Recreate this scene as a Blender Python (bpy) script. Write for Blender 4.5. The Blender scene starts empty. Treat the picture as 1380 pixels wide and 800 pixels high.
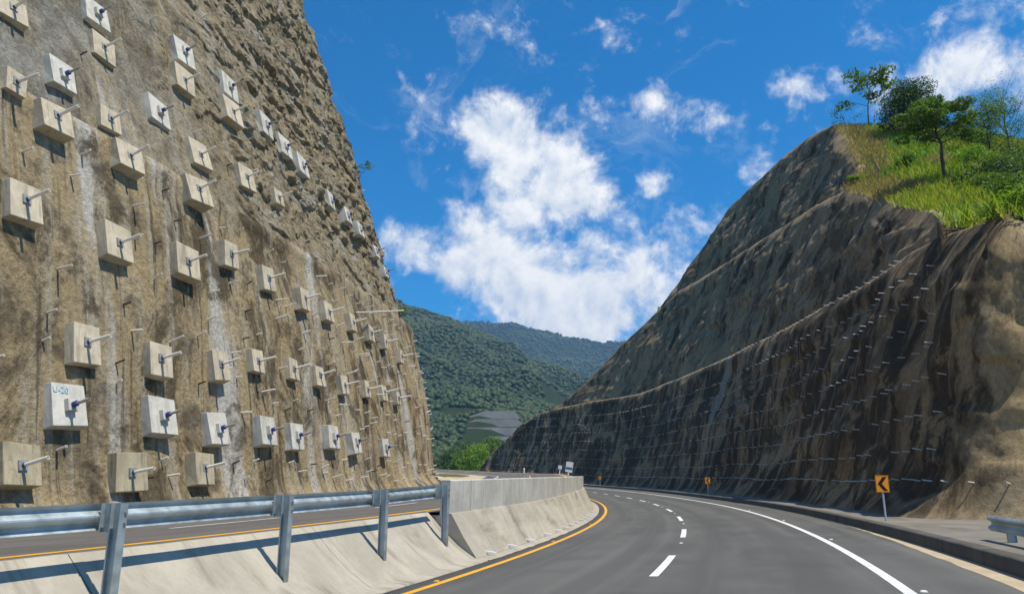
import bpy, math, random
import numpy as np
from mathutils import Vector, Matrix

R = math.radians
random.seed(7)
rng = np.random.default_rng(11)
scene = bpy.context.scene
COL = scene.collection

# ------------------------------------------------------------------ camera
CAM_H = 1.7
PITCH = math.atan(0.246)
cam = bpy.data.cameras.new('camera')
cam.sensor_width = 36.0
cam.lens = 36.0 * 1000.0 / 1380.0
cam.clip_start = 0.1
cam.clip_end = 20000
cam_o = bpy.data.objects.new('camera', cam)
COL.objects.link(cam_o)
cam_o.location = (0, 0, CAM_H)
cam_o.rotation_euler = (math.pi / 2 + PITCH, 0, 0)
scene.camera = cam_o

# ------------------------------------------------------------------ light
SUN_EL = R(65)
SUN_AZ = R(-25)            # from +X towards -Y
sun_dir = Vector((math.cos(SUN_EL) * math.cos(SUN_AZ), math.cos(SUN_EL) * math.sin(SUN_AZ), math.sin(SUN_EL)))
sl = bpy.data.lights.new('sun', 'SUN')
sl.energy = 5.0
sl.angle = R(0.5)
sl.color = (1.0, 0.92, 0.78)
so_ = bpy.data.objects.new('sun', sl)
COL.objects.link(so_)
so_.rotation_euler = (-sun_dir).to_track_quat('-Z', 'Y').to_euler()
so_.location = (40, -20, 90)

scene.view_settings.view_transform = 'Standard'
scene.view_settings.look = 'None'
scene.view_settings.gamma = 1.0
scene.view_settings.exposure = 0.22
scene.view_settings.use_curve_mapping = False
scene.render.engine = 'CYCLES'
scene.cycles.use_denoising = True
scene.cycles.max_bounces = 6
scene.cycles.diffuse_bounces = 3
scene.cycles.transparent_max_bounces = 8
scene.cycles.volume_bounces = 0


class NT:
    """small node-tree builder"""
    def __init__(self, tree):
        self.t = tree
        self.n = tree.nodes
        self.l = tree.links

    def node(self, typ, **kw):
        n = self.n.new(typ)
        for k, v in kw.items():
            setattr(n, k, v)
        return n

    def put(self, sock, v):
        if v is None:
            return
        if isinstance(v, bpy.types.NodeSocket):
            self.l.new(v, sock)
        else:
            if hasattr(sock.default_value, '__len__') and not hasattr(v, '__len__'):
                v = (v,) * len(sock.default_value)
            if hasattr(v, '__len__') and len(v) == 3 and len(sock.default_value) == 4:
                v = (*v, 1.0)
            sock.default_value = v

    def math(self, op, a, b=None, c=None, clamp=False):
        n = self.node('ShaderNodeMath', operation=op, use_clamp=clamp)
        for i, v in enumerate((a, b, c)):
            self.put(n.inputs[i], v)
        return n.outputs[0]

    def vmath(self, op, a, b=None, out=0):
        n = self.node('ShaderNodeVectorMath', operation=op)
        self.put(n.inputs[0], a)
        if b is not None:
            if op == 'SCALE':
                self.put(n.inputs[3], b)
            else:
                self.put(n.inputs[1], b)
        return n.outputs[out]

    def noise(self, vec, scale=1.0, detail=4.0, rough=0.55, dist=0.0, out=0):
        n = self.node('ShaderNodeTexNoise')
        self.put(n.inputs['Vector'], vec)
        self.put(n.inputs['Scale'], scale)
        self.put(n.inputs['Detail'], detail)
        self.put(n.inputs['Roughness'], rough)
        self.put(n.inputs['Distortion'], dist)
        return n.outputs[out]

    def smooth(self, v, a, b, lo=0.0, hi=1.0, kind='SMOOTHSTEP'):
        n = self.node('ShaderNodeMapRange', interpolation_type=kind)
        for i, x in enumerate((v, a, b, lo, hi)):
            self.put(n.inputs[i], x)
        return n.outputs[0]

    def mix(self, f, a, b, mode='MIX'):
        n = self.node('ShaderNodeMix', data_type='RGBA', blend_type=mode)
        self.put(n.inputs[0], f)
        self.put(n.inputs[6], a)
        self.put(n.inputs[7], b)
        return n.outputs[2]

    def scale(self, vec, s):
        return self.vmath('MULTIPLY', vec, s)


# ------------------------------------------------------------------ sky
def pixel_dir(u, v):
    a = (400 - v) / 1000.0
    c, s = math.cos(PITCH), math.sin(PITCH)
    return Vector(((u - 690) / 1000.0, c - a * s, s + a * c)).normalized()


world = bpy.data.worlds.new('World')
scene.world = world
world.use_nodes = True
world.cycles.sampling_method = 'MANUAL'
world.cycles.sample_map_resolution = 256
W = NT(world.node_tree)
W.n.clear()
sky = W.node('ShaderNodeTexSky', sky_type='NISHITA')
sky.sun_disc = False
sky.sun_elevation = SUN_EL
sky.sun_rotation = R(115)
sky.altitude = 600
sky.air_density = 1.0
sky.dust_density = 0.35
sky.ozone_density = 3.0
hsv = W.node('ShaderNodeHueSaturation')
W.put(hsv.inputs['Saturation'], 1.8)
W.put(hsv.inputs['Value'], 1.45)
W.put(hsv.inputs['Color'], W.mix(1.0, sky.outputs[0], (.42, .93, 1.24), 'MULTIPLY'))
tc = W.node('ShaderNodeTexCoord')
dirv = W.vmath('NORMALIZE', tc.outputs['Generated'])
warp = W.noise(dirv, 9.0, 4.0, 0.6, out=1)
warp = W.vmath('SUBTRACT', warp, (0.5, 0.5, 0.5))
warp = W.vmath('SCALE', warp, 0.10)
dw = W.vmath('ADD', dirv, warp)
# clouds of this sky: direction, angular radius, thickness
CLOUDS = [(650, 178, 50, 1.0), (700, 205, 60, 1.1), (745, 245, 62, 1.15), (700, 280, 50, 1.0), (775, 265, 35, .8),
          (660, 335, 55, 1.0), (620, 345, 45, .9), (710, 375, 75, 1.15), (775, 410, 72, 1.15), (825, 435, 45, .95),
          (860, 370, 75, .74), (800, 340, 60, .70), (905, 365, 60, .64), (850, 325, 45, .5), (545, 345, 42, .95), (525, 310, 25, .7),
          (568, 112, 30, .66), (600, 130, 30, .5), (572, 195, 40, .42), (680, 130, 30, .55), (670, 40, 40, .45), (715, 72, 25, .42),
          (820, 55, 42, .42), (815, 140, 45, .5), (880, 130, 46, .74), (800, 175, 40, .46), (975, 160, 46, .56),
          (885, 258, 32, .72), (940, 302, 34, .58), (1035, 212, 36, .62), (1320, 88, 62, .95), (1255, 105, 42, .8),
          (1190, 105, 48, .62), (1120, 105, 45, .6), (1385, 100, 50, .85), (1135, 68, 24, .4), (1085, 30, 30, .38)]
blobs = [(pixel_dir(u, v), r / 1000.0 * 1.25, k) for u, v, r, k in CLOUDS]
rs = random.Random(5)
while len(blobs) < 37 + 26:                       # the same broken cloud all round the sky
    az, el = rs.uniform(0, 2 * math.pi), R(rs.uniform(6, 60))
    d = Vector((math.cos(el) * math.cos(az), math.cos(el) * math.sin(az), math.sin(el)))
    if math.degrees(math.acos(max(-1, min(1, d.y)))) < 62 and d.y > 0:
        continue
    blobs.append((d, rs.uniform(.06, .16), rs.uniform(.6, 1.1)))
field = None
for d, r, k in blobs:
    dp = W.vmath('DISTANCE', dw, tuple(d), out=1)
    f = W.smooth(dp, 0.0, r * 1.45, k, 0.0, 'LINEAR')
    field = f if field is None else W.math('SMOOTH_MAX', field, f, 0.18)
fb = W.noise(dirv, 13.0, 10.0, 0.64, 0.25)
fb2 = W.noise(W.vmath('ADD', dirv, (0.010, -0.004, 0.014)), 13.0, 6.0, 0.6, 0.3)
fine = W.noise(dirv, 46.0, 6.0, 0.65)
dens = W.math('ADD', field, W.math('MULTIPLY', W.math('SUBTRACT', fb, 0.5), 1.75))
dens = W.math('ADD', dens, W.math('MULTIPLY', W.math('SUBTRACT', fine, 0.5), 0.40))
cov = W.smooth(dens, 0.27, 0.80)
present = W.smooth(field, 0.02, 0.20)
cov = W.math('MULTIPLY', cov, present)
wisp = W.noise(W.scale(dw, (1.0, 1.0, 1.7)), 5.0, 9.0, 0.66, 0.9)
wisp = W.math('MULTIPLY', W.smooth(wisp, 0.54, 0.80), 0.42)
cov = W.math('MAXIMUM', cov, wisp)
relief = W.math('ADD', 0.62, W.math('MULTIPLY', W.math('SUBTRACT', fb, fb2), 3.6), clamp=True)
ccol = W.mix(relief, (7.2, 8.2, 9.8), (12.6, 12.5, 12.3))
skycol = W.mix(cov, hsv.outputs[0], ccol)
bg = W.node('ShaderNodeBackground')
W.put(bg.inputs[0], skycol)
bg.inputs[1].default_value = 0.075
wo = W.node('ShaderNodeOutputWorld')
W.l.new(bg.outputs[0], wo.inputs[0])

# ================================================================== geometry core
#--CORE
def sm_(a, k=24, sg=10.0):
    g = np.exp(-.5 * (np.arange(-k, k + 1) / sg) ** 2)
    g /= g.sum()
    return np.convolve(np.pad(a, k, mode='reflect', reflect_type='odd'), g, 'valid')

AS0, AS1, ADS = -40., 320., .5
AS = np.arange(AS0, AS1 + .1, ADS)
def _align():
    k = np.interp(AS, [-40, 0, 20, 40, 60, 80, 95, 108, 118, 320], [-.0059, -.0059, -.0052, -.0043, -.0032, -.0021, -.0018, -.0018, -.0062, -.0062])
    i0 = int(round(-AS0 / ADS))
    th = np.concatenate([[0], np.cumsum((k[1:] + k[:-1]) / 2 * ADS)])
    th = th - th[i0] + .351
    tm = (th[1:] + th[:-1]) / 2
    x = np.concatenate([[0], np.cumsum(np.sin(tm) * ADS)])
    y = np.concatenate([[0], np.cumsum(np.cos(tm) * ADS)])
    return x - x[i0] - .2739, y - y[i0] + 6, th
AX, AY, ATH = _align()
AZ = sm_(np.interp(AS, [-40, 0, 20, 40, 60, 80, 100, 120, 140, 170, 200, 240, 320], [.04, 0, -.092, -.134, -.138, -.139, -.126, -.10, .1, .8, 1.8, 3.2, 5.8]))
AE = sm_(np.interp(AS, [-40, 0, 20, 40, 60, 80, 100, 120, 320], [.045, .045, .036, .039, .033, .044, .06, .065, .065]))
ALZ = sm_(np.interp(AS, [-40, 0, 5, 15, 30, 40, 53, 70, 91, 123, 160, 190, 240, 320], [.68, .78, .80, .88, 1.05, 1.25, 1.55, 2.0, 2.38, 2.62, 3.2, 4.0, 5.4, 7.6]))

def road(s, o):                     # plan position at station s, offset o (right positive)
    s = np.asarray(s, float)
    x = np.interp(s, AS, AX); y = np.interp(s, AS, AY); t = np.interp(s, AS, ATH)
    return x + o * np.cos(t), y - o * np.sin(t)
def rz(s, o):                       # surface of the right carriageway
    return np.interp(s, AS, AZ) + np.interp(s, AS, AE) * o
def lz(s, o):                       # surface of the left carriageway
    return np.interp(s, AS, ALZ) + .042 * (o + 6.6)

_p = np.random.default_rng(3).permutation(256)
_p = np.concatenate([_p, _p])
_gr = np.random.default_rng(4).normal(size=(256, 3))
_gr /= np.linalg.norm(_gr, axis=1)[:, None]
def pnoise(x, y, z=0.):
    x, y, z = np.broadcast_arrays(np.asarray(x, float), np.asarray(y, float), np.asarray(z, float))
    xi, yi, zi = np.floor(x).astype(int), np.floor(y).astype(int), np.floor(z).astype(int)
    xf, yf, zf = x - xi, y - yi, z - zi
    u, v, w = (t * t * t * (t * (t * 6 - 15) + 10) for t in (xf, yf, zf))
    r = 0.
    for dx in (0, 1):
        for dy in (0, 1):
            for dz in (0, 1):
                h = _p[(_p[(_p[(xi + dx) & 255] + yi + dy) & 255] + zi + dz) & 255]
                g = _gr[h]
                d = g[..., 0] * (xf - dx) + g[..., 1] * (yf - dy) + g[..., 2] * (zf - dz)
                r = r + d * (u if dx else 1 - u) * (v if dy else 1 - v) * (w if dz else 1 - w)
    return r * 1.6
def ridged(x, y, z=0.):
    return 1 - 2 * np.abs(pnoise(x, y, z))
def sstep(x, a, b):
    t = np.clip((x - a) / (b - a), 0, 1)
    return t * t * (3 - 2 * t)

def facets(x, y, seed):
    """broken rock: every irregular cell is a tilted plane of its own"""
    xi, yi = np.floor(x).astype(int), np.floor(y).astype(int)
    best = np.full(np.shape(x), 1e9); val = np.zeros(np.shape(x))
    tab = np.random.default_rng(seed).uniform(-1, 1, (256, 5))
    for dx in (-1, 0, 1):
        for dy in (-1, 0, 1):
            h = _p[(_p[(xi + dx) & 255] + yi + dy) & 255]
            r = tab[h]
            cx, cy = xi + dx + .5 + .45 * r[..., 0], yi + dy + .5 + .45 * r[..., 1]
            ex, ey = x - cx, y - cy
            d = ex * ex + ey * ey
            m = d < best
            best = np.where(m, d, best)
            val = np.where(m, .55 * r[..., 2] + .8 * r[..., 3] * ex + .8 * r[..., 4] * ey, val)
    return val

# ---- left cut slope: a = distance along its toe, z = height above datum
LO, LARC, LRAD = -16.5, 49.0, 16.0
LCREST = 13.5
def left_plan(a):
    a = np.asarray(a, float)
    x, y = road(np.minimum(a, LARC), LO)
    t = np.interp(np.minimum(a, LARC), AS, ATH)
    e = np.maximum(a - LARC, 0.)
    t2 = t - e / LRAD
    # arc to the left
    x = np.where(e > 0, x - LRAD * np.cos(t) + LRAD * np.cos(t2), x)
    y = np.where(e > 0, y + LRAD * np.sin(t) - LRAD * np.sin(t2), y)
    return x, y, t2
def left_toe_z(a):
    return lz(np.minimum(a, 62.), -15.5) + .12 + .25 * sstep(a, 35, 50)
def left_inset(a, z):
    zr = z - left_toe_z(a)
    c = .2 * (LCREST - left_toe_z(a))
    low = c * np.maximum(zr / (LCREST - left_toe_z(a)), 0.) ** 1.45 - .65 * np.exp(-np.maximum(zr, 0) / .5)
    bw = 1.0 - .35 * sstep(a, 14, 40)
    up = c + bw * sstep(z, LCREST - .05, LCREST + .45) + .325 * np.maximum(z - LCREST - .2, 0) + .03 * np.maximum(z - 24, 0)
    return np.where(z <= LCREST, low, up)
def left_disp(a, z, fine=True):
    lowm = 1 - sstep(z, LCREST - .3, LCREST + .6)
    d = .24 * pnoise(a / 6., z / 8., 1.3) + .13 * pnoise(a / 1.9 + .25 * np.sin(z * .4), z / 7., 5.1)
    lip = -.16 * np.exp(-((z - LCREST + .3) / .5) ** 2)
    rock = sstep(a + 5 * pnoise(a / 5, z / 5, 9.), 13, 34) * (.55 + .45 * sstep(z, 14, 19)) * (1 - lowm)
    u = .22 * ridged(a / 6. + z / 9., z / 5., 2.) * rock + .28 * pnoise(a / 7, z / 6, 7.7) * (1 - lowm)
    if fine:
        d = d + (.035 * pnoise(a / .55, z / .6, 8.2) + .02 * pnoise(a / .23, z / .25, 4.4)) * (.5 + .5 * sstep(pnoise(a / 4, z / 5, 21.), -.1, .2))
        wa, wz = a + .5 * pnoise(a / 1.5, z / 1.5, 51.), z + .5 * pnoise(a / 1.5, z / 1.5, 52.)
        u = u + rock * (.19 * facets(wa / 2.3 + z / 5., wz / 1.7, 1) + .135 * facets(wa / .95 + z / 2.6, wz / .75, 2) + .08 * facets(wa / .42, wz / .36, 3) + .05 * pnoise(a / .33, z / .33, 2.2))
        u = u + (1 - lowm) * (.03 * pnoise(a / .5, z / .5, 11.) + .05 * pnoise(a / 1.2, z / 1.2, 15.))
        q = pnoise(a / 3.6, z / 1.8, 31.) + .5 * pnoise(a / 1.1, z / .9, 32.)
        u = u + rock * .30 * (sstep(q, .05, .16) - .5)
    return -(d * lowm + u) + lip
def left_point(a, z, extra=0., fine=True):
    a, z = np.broadcast_arrays(np.asarray(a, float), np.asarray(z, float))
    x, y, t = left_plan(a)
    i = left_inset(a, z) + left_disp(a, z, fine) - extra
    return x - i * np.cos(t), y + i * np.sin(t), z

# ---- right cut slope: feature lines by road station
RO = 8.1
_l2a, _l2d = np.array([21.3, 22.2]), np.array([.907, .421])      # toe of the face that turns away
_l2n = np.array([-.421, .907])
def _right_path():
    rad = 4.8
    ss = np.arange(5., 60., .02)
    cx, cy = road(ss, RO + rad)
    dist = (cx - _l2a[0]) * _l2n[0] + (cy - _l2a[1]) * _l2n[1]
    i = int(np.argmin(np.abs(dist - rad)))
    s0 = ss[i]; c = np.array([cx[i], cy[i]])
    th = float(np.interp(s0, AS, ATH))
    nA = np.array([-math.cos(th), math.sin(th)])       # outward normal on the road side
    nB = -_l2n                                          # outward normal on the far face
    a0 = math.atan2(nA[1], nA[0]); a1 = math.atan2(nB[1], nB[0])
    while a1 < a0: a1 += 2 * math.pi
    pts, nr, st = [], [], []
    tgt = c + rad * nB
    for d in np.arange(46, 0.01, -.4):                 # far face, from its far end
        pts.append(tgt + _l2d * d); nr.append(nB); st.append(s0 - (a1 - a0) * rad - d)
    for t in np.linspace(a1, a0, 44)[:-1]:
        n = np.array([math.cos(t), math.sin(t)])
        pts.append(c + rad * n); nr.append(n); st.append(s0 - (t - a0) * rad)
    for s in np.concatenate([np.arange(s0, 70, .25), np.arange(70, 130, .4), np.arange(130, 232, .7)]):
        x, y = road(s, RO); t = float(np.interp(s, AS, ATH))
        pts.append(np.array([float(x), float(y)])); nr.append(np.array([-math.cos(t), math.sin(t)])); st.append(s)
    return np.array(pts), np.array(nr), np.array(st), s0
RP, RN, RS, RS0 = _right_path()
def right_lines(s):
    """z of toe, crest 1, 2 and 3 at station s (s below RS0 = round the nose)"""
    toe = rz(np.maximum(s, 5), 6.0) + .34
    c1 = np.interp(s, [-60, -30, -14, 4, 14, 20, 24, 28.2, 31.8, 36.5, 43, 51.5, 69.8, 92, 113.2, 130, 153.8, 168.5, 179, 188.2, 190.5, 199.2, 202, 206],
                   [17., 15.5, 12.6, 10.6, 10.7, 11.1, 11.5, 12.3, 13.1, 13.5, 13.6, 14.1, 15.2, 16., 16.8, 17., 18.3, 18.4, 18.1, 15.6, 13.6, 8.3, 4.5, 0])
    c2 = np.interp(s, [-60, 27.6, 28.8, 31, 36, 43, 52, 59.8, 69, 82.5, 99.2, 118.5, 131.5, 140.8, 151.5, 163.5, 172.8, 179, 183, 232],
                   [0, 0, 12.5, 13.6, 15.9, 19.1, 23.5, 27.1, 29.5, 31.7, 34.1, 36.1, 37.2, 34.6, 31., 23.7, 19.4, 17.3, 0, 0])
    c3 = np.interp(s, [-60, 58.3, 59.2, 61.4, 66, 72.8, 80.5, 90, 103, 122, 129.2, 135.5, 138.5, 142, 240],
                   [0, 0, 27., 30., 34., 39.4, 44.6, 47.8, 50.7, 51.6, 46., 41., 37.5, 0, 0])
    c1 = np.maximum(c1, toe + .15)
    c2 = np.maximum(c2, c1 + .05)
    c3 = np.maximum(c3, c2 + .05)
    return toe, c1, c2, c3
B1, B2, B3 = .30, .42, .46
def right_insets(s):
    toe, c1, c2, c3 = right_lines(s)
    i1 = B1 * (c1 - toe)
    w1 = 1.0 * sstep(c2 - c1, .2, 1.5)
    i2 = i1 + w1 + B2 * (c2 - c1)
    w2 = .9 * sstep(c3 - c2, .2, 1.5)
    i3 = i2 + w2 + B3 * (c3 - c2)
    return i1, i1 + w1, i2, i2 + w2, i3
#--END

# ================================================================== mesh helpers
def link(o, parent=None):
    COL.objects.link(o)
    if parent is not None:
        o.parent = parent
    return o


def tag(o, label=None, cat=None, group=None, kind=None):
    if label: o['label'] = label
    if cat: o['category'] = cat
    if group: o['group'] = group
    if kind: o['kind'] = kind
    return o


def empty(name, loc=(0, 0, 0)):
    o = bpy.data.objects.new(name, None)
    o.location = loc
    o.empty_display_size = .3
    return link(o)


def np_mesh(name, verts, faces, mat=None, smooth=False, uv=None):
    """verts (n,3), faces (m,k) arrays; uv per vertex (n,2)"""
    verts = np.asarray(verts, np.float32)
    faces = np.asarray(faces, np.int32)
    me = bpy.data.meshes.new(name)
    m, k = faces.shape
    me.vertices.add(len(verts)); me.loops.add(m * k); me.polygons.add(m)
    me.vertices.foreach_set('co', verts.ravel())
    me.loops.foreach_set('vertex_index', faces.ravel())
    me.polygons.foreach_set('loop_start', np.arange(0, m * k, k, dtype=np.int32))
    me.polygons.foreach_set('loop_total', np.full(m, k, np.int32))
    if smooth:
        me.polygons.foreach_set('use_smooth', np.ones(m, bool))
    if uv is not None:
        l = me.uv_layers.new(name='UVMap')
        l.data.foreach_set('uv', np.asarray(uv, np.float32)[faces.ravel()].ravel())
    me.update(calc_edges=True)
    me.validate()
    if mat: me.materials.append(mat)
    return me


def obj(name, me, parent=None, loc=None):
    o = bpy.data.objects.new(name, me)
    if loc is not None: o.location = loc
    return link(o, parent)


def grid_faces(nu, nv, flip=False):
    i = np.arange(nu - 1)[:, None] * nv + np.arange(nv - 1)[None, :]
    q = np.stack([i, i + nv, i + nv + 1, i + 1], -1).reshape(-1, 4)
    return q[:, ::-1] if flip else q


class MB:
    """collects polygons of any size"""
    def __init__(self):
        self.v, self.f = [], []

    def add(self, vs, fs):
        b = len(self.v)
        self.v += [tuple(p) for p in vs]
        self.f += [tuple(b + i for i in f) for f in fs]
        return self

    def box(self, c, d, rot=None):
        c = Vector(c)
        vs = []
        for sx in (-.5, .5):
            for sy in (-.5, .5):
                for sz in (-.5, .5):
                    p = Vector((sx * d[0], sy * d[1], sz * d[2]))
                    if rot is not None: p = rot @ p
                    vs.append(c + p)
        return self.add(vs, [(0, 1, 3, 2), (4, 6, 7, 5), (0, 4, 5, 1), (2, 3, 7, 6), (0, 2, 6, 4), (1, 5, 7, 3)])

    def tube(self, pts, rad, n=8, caps=True):
        pts = [Vector(p) for p in pts]
        if not hasattr(rad, '__len__'): rad = [rad] * len(pts)
        vs, fs = [], []
        for i, p in enumerate(pts):
            t = (pts[min(i + 1, len(pts) - 1)] - pts[max(i - 1, 0)]).normalized()
            r = Vector((0, 0, 1)) if abs(t.z) < .9 else Vector((1, 0, 0))
            a = t.cross(r).normalized(); b = t.cross(a)
            for k in range(n):
                w = 2 * math.pi * k / n
                vs.append(p + (a * math.cos(w) + b * math.sin(w)) * rad[i])
        for i in range(len(pts) - 1):
            for k in range(n):
                fs.append((i * n + k, i * n + (k + 1) % n, (i + 1) * n + (k + 1) % n, (i + 1) * n + k))
        if caps:
            fs.append(tuple(range(n - 1, -1, -1)))
            fs.append(tuple((len(pts) - 1) * n + k for k in range(n)))
        return self.add(vs, fs)

    def prism(self, poly, h0, h1):
        """polygon in xy, extruded z"""
        n = len(poly)
        vs = [(x, y, h0) for x, y in poly] + [(x, y, h1) for x, y in poly]
        fs = [tuple(range(n - 1, -1, -1)), tuple(range(n, 2 * n))]
        fs += [(i, (i + 1) % n, n + (i + 1) % n, n + i) for i in range(n)]
        return self.add(vs, fs)

    def mesh(self, name, mat=None, smooth=False, bevel=0):
        me = bpy.data.meshes.new(name)
        me.from_pydata(self.v, [], self.f)
        if bevel:
            import bmesh
            bm = bmesh.new(); bm.from_mesh(me)
            bmesh.ops.recalc_face_normals(bm, faces=bm.faces)
            bmesh.ops.bevel(bm, geom=list(bm.edges), offset=bevel, segments=2, profile=.6, affect='EDGES')
            bm.to_mesh(me); bm.free()
        if mat: me.materials.append(mat)
        if smooth:
            me.polygons.foreach_set('use_smooth', np.ones(len(me.polygons), bool))
        me.update()
        return me


# ================================================================== materials
def material(name):
    m = bpy.data.materials.new(name)
    m.use_nodes = True
    t = NT(m.node_tree)
    t.n.clear()
    out = t.node('ShaderNodeOutputMaterial')
    b = t.node('ShaderNodeBsdfPrincipled')
    t.l.new(b.outputs[0], out.inputs[0])
    b.inputs['Specular IOR Level'].default_value = .25
    return m, t, b, out


def bump(t, b, h, strength=.5, dist=.05):
    n = t.node('ShaderNodeBump')
    n.inputs['Strength'].default_value = strength
    n.inputs['Distance'].default_value = dist
    t.put(n.inputs['Height'], h)
    t.l.new(n.outputs[0], b.inputs['Normal'])


def uvm(t):
    return t.node('ShaderNodeTexCoord').outputs['UV']


def objc(t):
    return t.node('ShaderNodeTexCoord').outputs['Object']


def geo_pos(t):
    return t.node('ShaderNodeNewGeometry').outputs['Position']


def simple(name, col, rough=.8, var=.15, scale=6., metal=0., bumpd=.0, spec=.25):
    m, t, b, _ = material(name)
    p = objc(t)
    n = t.noise(p, scale, 5, .6)
    n2 = t.noise(p, scale * .23, 3, .6)
    f = t.math('MULTIPLY', t.math('ADD', n, n2), .5)
    f = t.smooth(f, .3, .7)
    c0 = tuple(x * (1 - var) for x in col); c1 = tuple(min(1, x * (1 + var)) for x in col)
    t.put(b.inputs['Base Color'], t.mix(f, c0, c1))
    t.put(b.inputs['Roughness'], t.smooth(n, .3, .7, max(.02, rough - .1), min(1, rough + .1)))
    b.inputs['Metallic'].default_value = metal
    b.inputs['Specular IOR Level'].default_value = spec
    if bumpd: bump(t, b, n, .6, bumpd)
    return m


def mat_left(rocky):
    m, t, b, _ = material('rock_face' if rocky else 'sprayed_concrete_tan')
    uv = uvm(t)                                             # metres: along, height
    sx = t.node('ShaderNodeSeparateXYZ'); t.put(sx.inputs[0], uv)
    big = t.noise(uv, .17, 5, .62, .4)
    mid = t.noise(uv, .62, 6, .66, .3)
    fine = t.noise(uv, 5.5, 6, .68)
    grit = t.noise(uv, 26., 3, .7)
    st = t.scale(uv, (1.15, .085, 1))
    streak = t.noise(st, 1.0, 5, .62, .15)
    st2 = t.scale(uv, (.42, .05, 1))
    pale = t.noise(st2, 1.0, 4, .6, .2)
    st3 = t.scale(uv, (2.6, .12, 1))
    dark = t.noise(st3, 1.0, 4, .65, .1)
    c = t.mix(t.smooth(big, .38, .60), (.285, .218, .128), (.53, .43, .272))
    c = t.mix(t.smooth(mid, .44, .60), c, (.48, .37, .21))
    c = t.mix(t.math('MULTIPLY', t.smooth(mid, .49, .37), .85), c, (.165, .132, .088))
    c = t.mix(t.math('MULTIPLY', t.smooth(streak, .50, .63), .8), c, (.52, .46, .34))
    c = t.mix(t.math('MULTIPLY', t.smooth(pale, .53, .64), .9), c, (.66, .63, .56))
    damp = t.noise(t.scale(uv, (.36, .24, 1)), 1.0, 7, .72, .9)
    c = t.mix(t.math('MULTIPLY', t.smooth(damp, .50, .62), .82), c, (.092, .070, .044))
    c = t.mix(t.math('MULTIPLY', t.smooth(dark, .55, .68), .7), c, (.095, .074, .050))
    if rocky:
        r = t.smooth(t.math('ADD', sx.outputs[0], t.math('MULTIPLY', big, 12.)), 17, 38)
        grey = t.mix(t.smooth(mid, .40, .62), (.235, .215, .175), (.43, .41, .35))
        grey = t.mix(t.math('MULTIPLY', t.smooth(damp, .52, .66), .75), grey, (.13, .115, .085))
        gm = t.smooth(t.noise(uv, .3, 4, .6), .40, .56)
        c = t.mix(t.math('MULTIPLY', t.math('SUBTRACT', 1.0, r), gm), c, grey)
        cr = t.noise(t.scale(uv, (.9, .55, 1)), 1.6, 8, .72, .8)
        rc = t.mix(t.smooth(cr, .36, .58), (.195, .152, .095), (.475, .39, .255))
        rc = t.mix(t.math('MULTIPLY', t.smooth(fine, .54, .68), .6), rc, (.24, .21, .16))
        rc = t.mix(t.math('MULTIPLY', t.smooth(t.noise(uv, .35, 4, .6), .52, .64), .85), rc, (.46, .42, .345))
        rc = t.mix(t.math('MULTIPLY', t.smooth(streak, .60, .70), .7), rc, (.47, .455, .41))
        c = t.mix(t.math('MULTIPLY', r, .88), c, rc)
        moss = t.math('MULTIPLY', t.smooth(t.noise(uv, .5, 5, .7, .5), .60, .70), .55)
        c = t.mix(moss, c, (.10, .115, .04))
    c = t.mix(t.smooth(fine, .32, .68, 0, .55), c, t.mix(1.0, c, (.36, .36, .36), 'MULTIPLY'))
    c = t.mix(t.smooth(grit, .35, .7, 0, .4), c, t.mix(1.0, c, (.45, .45, .45), 'MULTIPLY'))
    t.put(b.inputs['Base Color'], c)
    b.inputs['Roughness'].default_value = .95
    b.inputs['Specular IOR Level'].default_value = .12
    h = t.math('ADD', t.math('MULTIPLY', fine, .7), t.math('MULTIPLY', grit, .3))
    bump(t, b, h, 1.0, .16 if not rocky else .2)
    return m


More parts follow.
